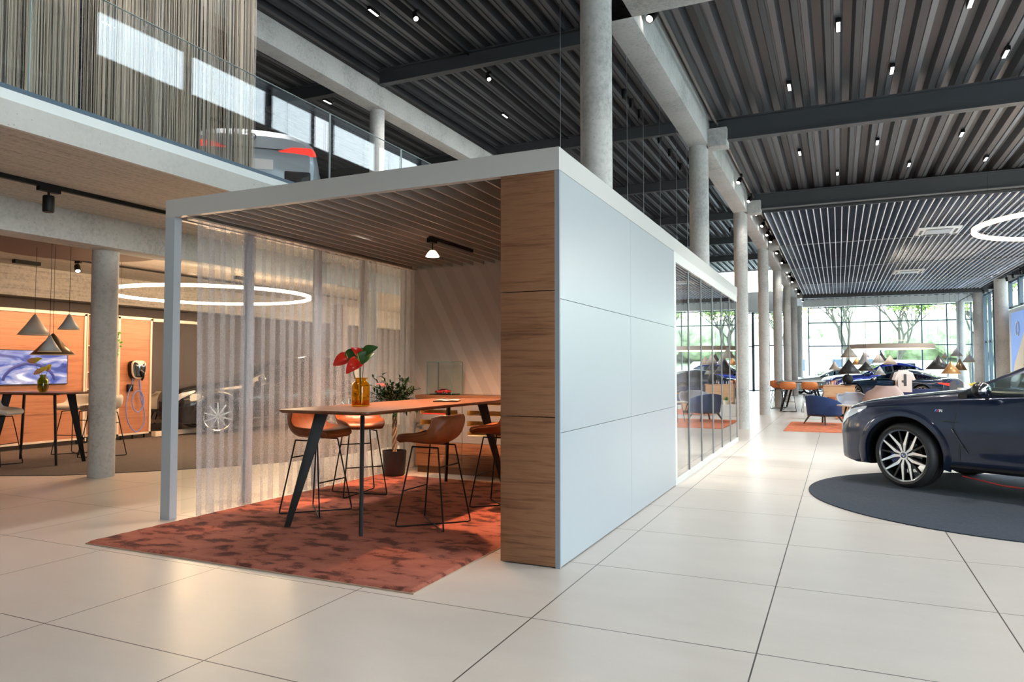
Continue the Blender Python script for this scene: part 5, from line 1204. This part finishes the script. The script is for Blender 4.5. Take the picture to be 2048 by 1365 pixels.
to=D.objects.new('t',tc_);C.objects.link(to);bpy.context.view_layer.update();me=D.meshes.new_from_object(to.evaluated_get(bpy.context.evaluated_depsgraph_get()));D.objects.remove(to)
to=D.objects.new('printed_word',me);C.objects.link(to);me.materials.clear();me.materials.append(mat('print_white',(.85,.8,.8),.6));to.parent=cu;to.location=(.015,-.081,.115);to.rotation_euler=(PI/2,0,0)
# caps, folded clothes
cp=thing('cap_stack','dark cap display on the walnut merchandise shelf','cap',(.25,24.7,.872))
MB().ball((0,0,.176),.16,20,10,(1,1,1.1)).build('crown',BLK,cp,smooth=True);MB().lathe([(.12,.02),(.26,.0),(.25,.02),(.12,.05)],n=16,a0=PI,a1=2*PI,closed=True).build('brim',BLK,cp)
tag(MB().box(.55,.80,24.55,24.8,.30,.47).build('dark_bag',mat('black_fabric',(.02,.02,.022),.7),bevel=.05),'dark rounded bag beside the walnut merchandise shelf','bag')
q=random.Random(9)
for i in range(9):
    x=-.42+i*.075;h=q.uniform(.08,.16);o=MB().lathe([(.001,0),(.018,0),(.018,h*.7),(.01,h*.8),(.01,h),(.001,h)],(x,24.55+q.uniform(0,.2),.87),10).build('small_bottle',[MAT for MAT in (mat('bottle_pale_%d'%i,q.choice([(.6,.6,.65),(.1,.1,.15),(.5,.3,.3),(.15,.2,.5)]),.3),)][0],smooth=True);tag(o,'tiny product bottle on the walnut merchandise shelf, %s from the left'%ORD[i],'bottle','product bottles on the merchandise shelf')
cl=thing('stool_table','round orange side table holding folded dark clothes beside the shirt rack','table',(1.25,23.2,0));MB().lathe([(.001,.58),(.20,.58),(.20,.62),(.001,.62)],n=24).build('tabletop',TER,cl);MB().cyl((0,0,0),(0,0,.58),.02,n=10).build('stem',BLK,cl);MB().lathe([(.001,0),(.15,0),(.001,.02)],n=20).build('foot',BLK,cl)
for i in range(4): tag(MB().box(1.25-.16+R.uniform(-.01,.01),1.25+.16,23.08,23.32,.62+i*.05,.665+i*.05).build('folded_shirt',[mat('folded_dark',(.05,.055,.06),.9),mat('folded_grey',(.16,.17,.18),.9)][i%2],bevel=.015),'folded %s shirt, %s of the small stack by the shirt rack'%(['black','grey'][i%2],['lowest','second','third','topmost'][i]),'shirt')
# t-shirt rack
rk=thing('clothes_rack','thin black clothes rack holding the shirts in front of the coupe','rack',(1.72,23.6,0))
m=MB().tube([(-.05,-.25,0),(-.05,-.25,1.42),(-.05,.35,1.42),(-.05,.35,0)],.012,8);m.build('frame',BLK,rk,smooth=True);MB().box(-.25,.2,-.3,.4,0,.02).build('base',BLK,rk)
SHP=[(0,.62),(.09,.64),(.10,.60),(.20,.56),(.27,.36),(.19,.33),(.175,.42),(.175,0),(-.175,0),(-.175,.42),(-.19,.33),(-.27,.36),(-.20,.56),(-.10,.60),(-.09,.64)]
for i,(y,mt,l) in enumerate(((23.33,mat('white_jersey',(.70,.64,.60),.8),'pale short-sleeved shirt with dark print, front one on the rack'),(23.43,mat('white_edge_jersey',(.7,.7,.7),.8),'white shirt hanging second on the rack'),(23.53,mat('black_jersey',(.02,.02,.025),.8),'black shirt hanging third on the rack'))):
    s=thing('shirt',l,'shirt',(1.72-.06*i,y,.72));MB().prismy(SHP,-.02,.02).build('fabric',mt,s,bevel=.012)
    if i==0: MB().box(-.03,.04,-.028,-.018,.18,.52).box(-.08,.0,-.027,-.018,.28,.34).build('dark_print',mat('shirt_print',(.06,.06,.06),.8),s)
    MB().tube([(0,0,.62),(0,0,.70)],.004,5).build('hanger_hook',BLK,s)
# counters with flowers on the right
cn=thing('display_counter','grey display counter with flowers in front of the right windows','counter',(3.4,22.6,0))
MB().box(-.35,.35,-.3,.3,0,.84).build('body',mat('counter_grey',(.4,.42,.45),.5),cn);MB().box(-.45,.45,-.35,.35,.84,.87).build('top',WHITE,cn)
bw_=thing('fruit_bowl','bowl of yellow flowers on the grey display counter','bowl',(3.32,22.5,.87));MB().lathe([(.001,0),(.08,0),(.16,.07),(.15,.07),(.001,.02)],n=24).build('bowl',WHITE,bw_,smooth=True)
q=random.Random(4);m=MB()
for k in range(36): a=q.uniform(0,6.28);r_=q.uniform(0,.15);m.ball((r_*math.cos(a),r_*math.sin(a),.08+q.uniform(0,.05)),.028,8,6)
m.build('flowers',mat('yellow_bloom',(.75,.6,.05),.6),bw_,smooth=True)
v=thing('glass_vase','clear glass vase with red anthuriums above the navy car mirror','vase',(2.85,13.6,1.0))
MB().lathe([(.001,0),(.05,0),(.06,.08),(.05,.16),(.03,.2),(.03,.24)],n=28).build('vase_body',GL,v,smooth=True)
stn=thing('high_round_table','slim high round table behind the navy car carrying the clear vase','table',(2.85,13.6,0));MB().lathe([(.001,.975),(.25,.975),(.25,1.0),(.001,1.0)],n=32).build('tabletop',BLK,stn);MB().cyl((0,0,.02),(0,0,.975),.025,n=12).build('stem',BLK,stn);MB().lathe([(.001,0),(.22,0),(.22,.02),(.001,.02)],n=28).build('foot',BLK,stn)
B=(2.85,13.6,1.02)
for dx,z,d,l in ((-.10,1.43,(-.6,-.5,.2),'red anthurium, left one in the clear vase behind the navy car'),(.03,1.50,(.0,-.6,.3),'red anthurium, topmost in the clear vase behind the navy car'),(.14,1.36,(.6,-.5,-.1),'red anthurium, right one in the clear vase behind the navy car')): anth('anthurium',l,B,(B[0]+dx,B[1],z),d,.12,RED,LEAF)
# cone pendants of the right hall: (x pixel-free world positions)
PEN=[((0.35,29.10,1.814),0.300,0.424,BGE,'beige cone pendant, highest at the left end of the far ring lamp'),
 ((0.33,27.96,1.214),0.400,0.513,DKS,'large black cone pendant below the beige one at the left of the far cluster'),
 ((-0.16,32.26,1.349),0.225,0.350,BGE,'small beige cone pendant, leftmost of the far cluster'),
 ((0.69,33.03,1.556),0.225,0.312,COP,'copper cone pendant half hidden behind the grey-blue one'),
 ((0.92,31.70,1.569),0.250,0.478,WHG,'pale grey-blue cone pendant above the dark open shade'),
 ((1.03,32.9,1.86),0.148,0.25,WHG,'tiny grey cone pendant peeking out behind the pale grey-blue one'),
 ((1.46,32.20,1.631),0.250,0.401,WHG,'grey cone pendant in the middle of the far cluster'),
 ((1.69,34.78,1.714),0.250,0.390,DKS,'black cone pendant right behind the middle grey one'),
 ((1.94,33.48,1.576),0.275,0.373,BGE,'grey-beige cone pendant, rightmost of the far left cluster'),
 ((0.90,29.03,1.318),0.310,0.328,DKS,'wide black pendant shade in the lower middle of the far cluster'),
 ((1.47,31.62,1.154),0.210,0.335,WHG,'small pale cone pendant, lowest of the far cluster in front of the coupe'),
 ((3.27,29.78,1.373),0.425,0.504,DKS,'big black cone pendant left in the right cluster'),
 ((4.68,36.40,1.934),0.250,0.393,WHG,'pale cone pendant hanging highest in the right cluster'),
 ((4.2,36.0,1.87),0.139,0.24,BGE,'tiny beige cone pendant behind the right cluster'),
 ((5.03,35.60,1.665),0.250,0.382,WHG,'pale cone pendant, rightmost of the right cluster'),
 ((3.54,28.85,1.218),0.310,0.433,COP,'copper lit cone pendant lowest in the right cluster'),
 ((4.34,32.91,1.331),0.250,0.453,BRZ,'bronze cone pendant right of the copper one')]
for loc,r,h,o_m,l in PEN: cone(l,loc,r,h,5.08,o_m,INW if o_m is not DKS else COP)
# poster on the right wall
po=thing('wall_poster','large backlit wall poster of blue sky and pale stone arches on the right wall','poster',(XR-.03,28.5,0))
MB().box(-.03,.0,0,8.2,1.0,3.75).build('blue_sky_print',mat('poster_blue',(.12,.24,.65),.5,emit=(.12,.24,.65),es=.4),po)
SN=mat('poster_stone',(.62,.50,.36),.6,emit=(.62,.50,.36),es=.3);SN2=mat('poster_stone_shadow',(.36,.27,.2),.6,emit=(.36,.27,.2),es=.2)
MB().prismx([(0,1.0),(8.1,1.0),(7.6,1.6),(4.6,3.7),(0,3.7)],-.038,-.030).build('stone_print',SN,po)
for y in (1.0,3.0,5.0): MB().prismx([(y,1.0),(y+1.0,1.0),(y+.9,2.2),(y+.6,2.8),(y+.2,2.6)],-.042,-.038).build('arch_print',SN2,po)
ob=MB().tube([(-.04,6.9+.28*math.cos(a),3.05+.28*math.sin(a)) for a in [2*PI*i/30 for i in range(30)]],.03,5,closed=True).build('printed_roundel',EWH,po)
# hanging round banner glass (curved translucent screen)
# ---------------------------------------------------------------- outside
GR=mat('asphalt_pale',(.42,.42,.42),.9,noise_=(2,.15,3));GRS=mat('hazy_grass',(.40,.46,.32),.95,noise_=(.6,.35,4))  # grass colour paled to carry the outdoor haze
struct(MB().box(-60,60,46.3,75,-.12,-.02).build('ground',GR));
hl=MB().grid(lambda u,v:(-90+180*u,75+70*v,-.1+9*(v**.8)+1.2*noise.noise(Vector((u*9,v*5,0)))*v),50,16).build('hill',GRS,smooth=True,angle=180);tag(hl,'green grassy slope outside beyond the end glazing','hill')
m=MB();q=random.Random(11)
for k in range(160):
    x=q.uniform(-80,80);y=q.uniform(84,96);r_=q.uniform(1.2,3);m.ball((x,y,3+q.uniform(0,3)),r_,8,6,(1.3,1,1))
tag(m.build('hedge_row',mat('hazy_hedge_green',(.34,.42,.27),.95,noise_=(1.2,.5,5)),smooth=True,angle=180),'row of distant green trees outside on the slope','trees',kind='stuff')  # hedge colour paled, haze mixed into the green
BRK=mat('tree_bark',(.10,.10,.075),.9);YLF=mat('spring_leaf',(.30,.42,.12),.7)
def tree(label,loc,h,seed,spread=.8):
    t=thing('bare_tree',label,'tree',loc);q=random.Random(seed);m=MB();lf=MB()
    def br(p,d,l,r_,n):
        pts=[p];dd=d.copy()
        for k in range(3): dd=(dd+Vector((q.uniform(-.14,.14),q.uniform(-.14,.14),q.uniform(-.03,.12)))).normalized();pts.append(pts[-1]+dd*l/3)
        m.tube(pts,r_,5,r2=r_*.62,caps=False)
        if n==0:
            for k in range(5):
                c=pts[-1]+Vector((q.uniform(-.3,.3),q.uniform(-.3,.3),q.uniform(-.3,.3)));a=Vector((q.uniform(-1,1),q.uniform(-1,1),q.uniform(-1,1))).normalized()*.09;b_=a.orthogonal();lf._a([c-a,c+b_,c+a,c-b_],[(0,1,2,3)])
            return
        for k in range(q.choice((2,3,3))):
            a=q.uniform(0,6.28);nd=(dd+Vector((math.cos(a)*spread*.7,math.sin(a)*spread*.7,q.uniform(.0,.3)))).normalized();br(pts[-1].lerp(pts[-2],q.uniform(0,.6)),nd,l*q.uniform(.62,.82),r_*.6,n-1)
    br(Vector((0,0,0)),Vector((0,0,1)),h*.28,h*.022,6)
    m.build('branches',BRK,t,smooth=True);lf.build('leaves',YLF,t);return t
tree('bare branching tree outside left of the pale car',(-3.4,58,-.05),9.5,3);tree('bare spring tree outside, centre left of the end glazing',(.6,52.5,-.05),9,8);tree('bare spring tree outside behind the ring lamp',(3.9,57,-.05),9,14);tree('bare spring tree outside at the right of the end glazing',(7.6,52,-.05),9,21);tree('thin spring tree outside the right windows',(11.6,40,-.05),7,33)
bl=thing('white_building','white building outside beyond the left part of the end glazing','building',(-2.5,68,0));MB().box(-9,6,0,8,0,3.0).build('wall',mat('white_render',(.8,.8,.8),.8),bl);MB().prismy([(-9.3,3.0),(6.3,3.0),(4.5,4.0),(-7.5,4.0)],-.3,8.3).build('roof',mat('pale_roof',(.5,.47,.45),.8),bl)
for x in (-7,-4,-1,2,4.4): MB().box(x,x+.8,-.03,.02,1.2,2.2).build('window',BLUEF,bl)
gg=thing('street_lamp_post','thin dark lamp post outside by the white building','lamp post',(-3.0,60,0));MB().cyl((0,0,0),(0,0,3.2),.05,n=8).build('post',DK,gg);MB().box(-.5,.5,-.04,.04,3.15,3.22).build('arm',DK,gg)
for i,(x,y,p_) in enumerate(((-1.5,52,PALE),(3.8,50.2,SILV),(-6,53,PALE),(7.5,52,SILV))):
    pass
# people-scale parked van outside (white)
vn=thing('parked_van','white van parked outside beyond the dark blue coupe','van',(4.6,52.5,-.02));MB().prismy([(-2.3,.35),(2.3,.35),(2.3,1.0),(1.9,1.1),(1.2,1.9),(-2.2,2.0),(-2.3,1.8)],-.9,.9).build('body',mat('van_white',(.7,.72,.75),.3),vn,bevel=.05)
for x in (-1.4,1.4):
    MB().cyl((x,-.95,.33),(x,-.7,.33),.33,n=24).build('wheel',TYRE,vn)
MB().box(-1.9,-.2,-.92,-.89,1.2,1.75).build('side_window',CARGL,vn)
# outside ground on the right and behind
struct(MB().box(7.05,60,-30,75,-.12,-.03).build('ground_side',GR));struct(MB().box(-30,9,-30,-6,-.12,-.03).build('ground_front',GR))
m=MB();q=random.Random(5)
for k in range(90): m.ball((q.uniform(22,30),q.uniform(0,70),q.uniform(.5,4)),q.uniform(1,2.4),8,6)
tag(m.build('hedge_row',MT['hazy_hedge_green'],smooth=True,angle=180),'row of green shrubs outside the right windows','trees',kind='stuff')
# model car in the display case
mc_=dup([o for o in D.objects if o.name.startswith('car') and o.get('label','').startswith('dark blue coupe')][0],(-4.88,8.42,1.058),math.radians(165),'tiny red and white model car inside the glass display case',None,(.052,.052,.052),remat={'dark_blue_coupe_paint':mat('model_red',(.65,.04,.05),.25,coat=1)})
mc_['category']='model car'; mc_.name='model_car'
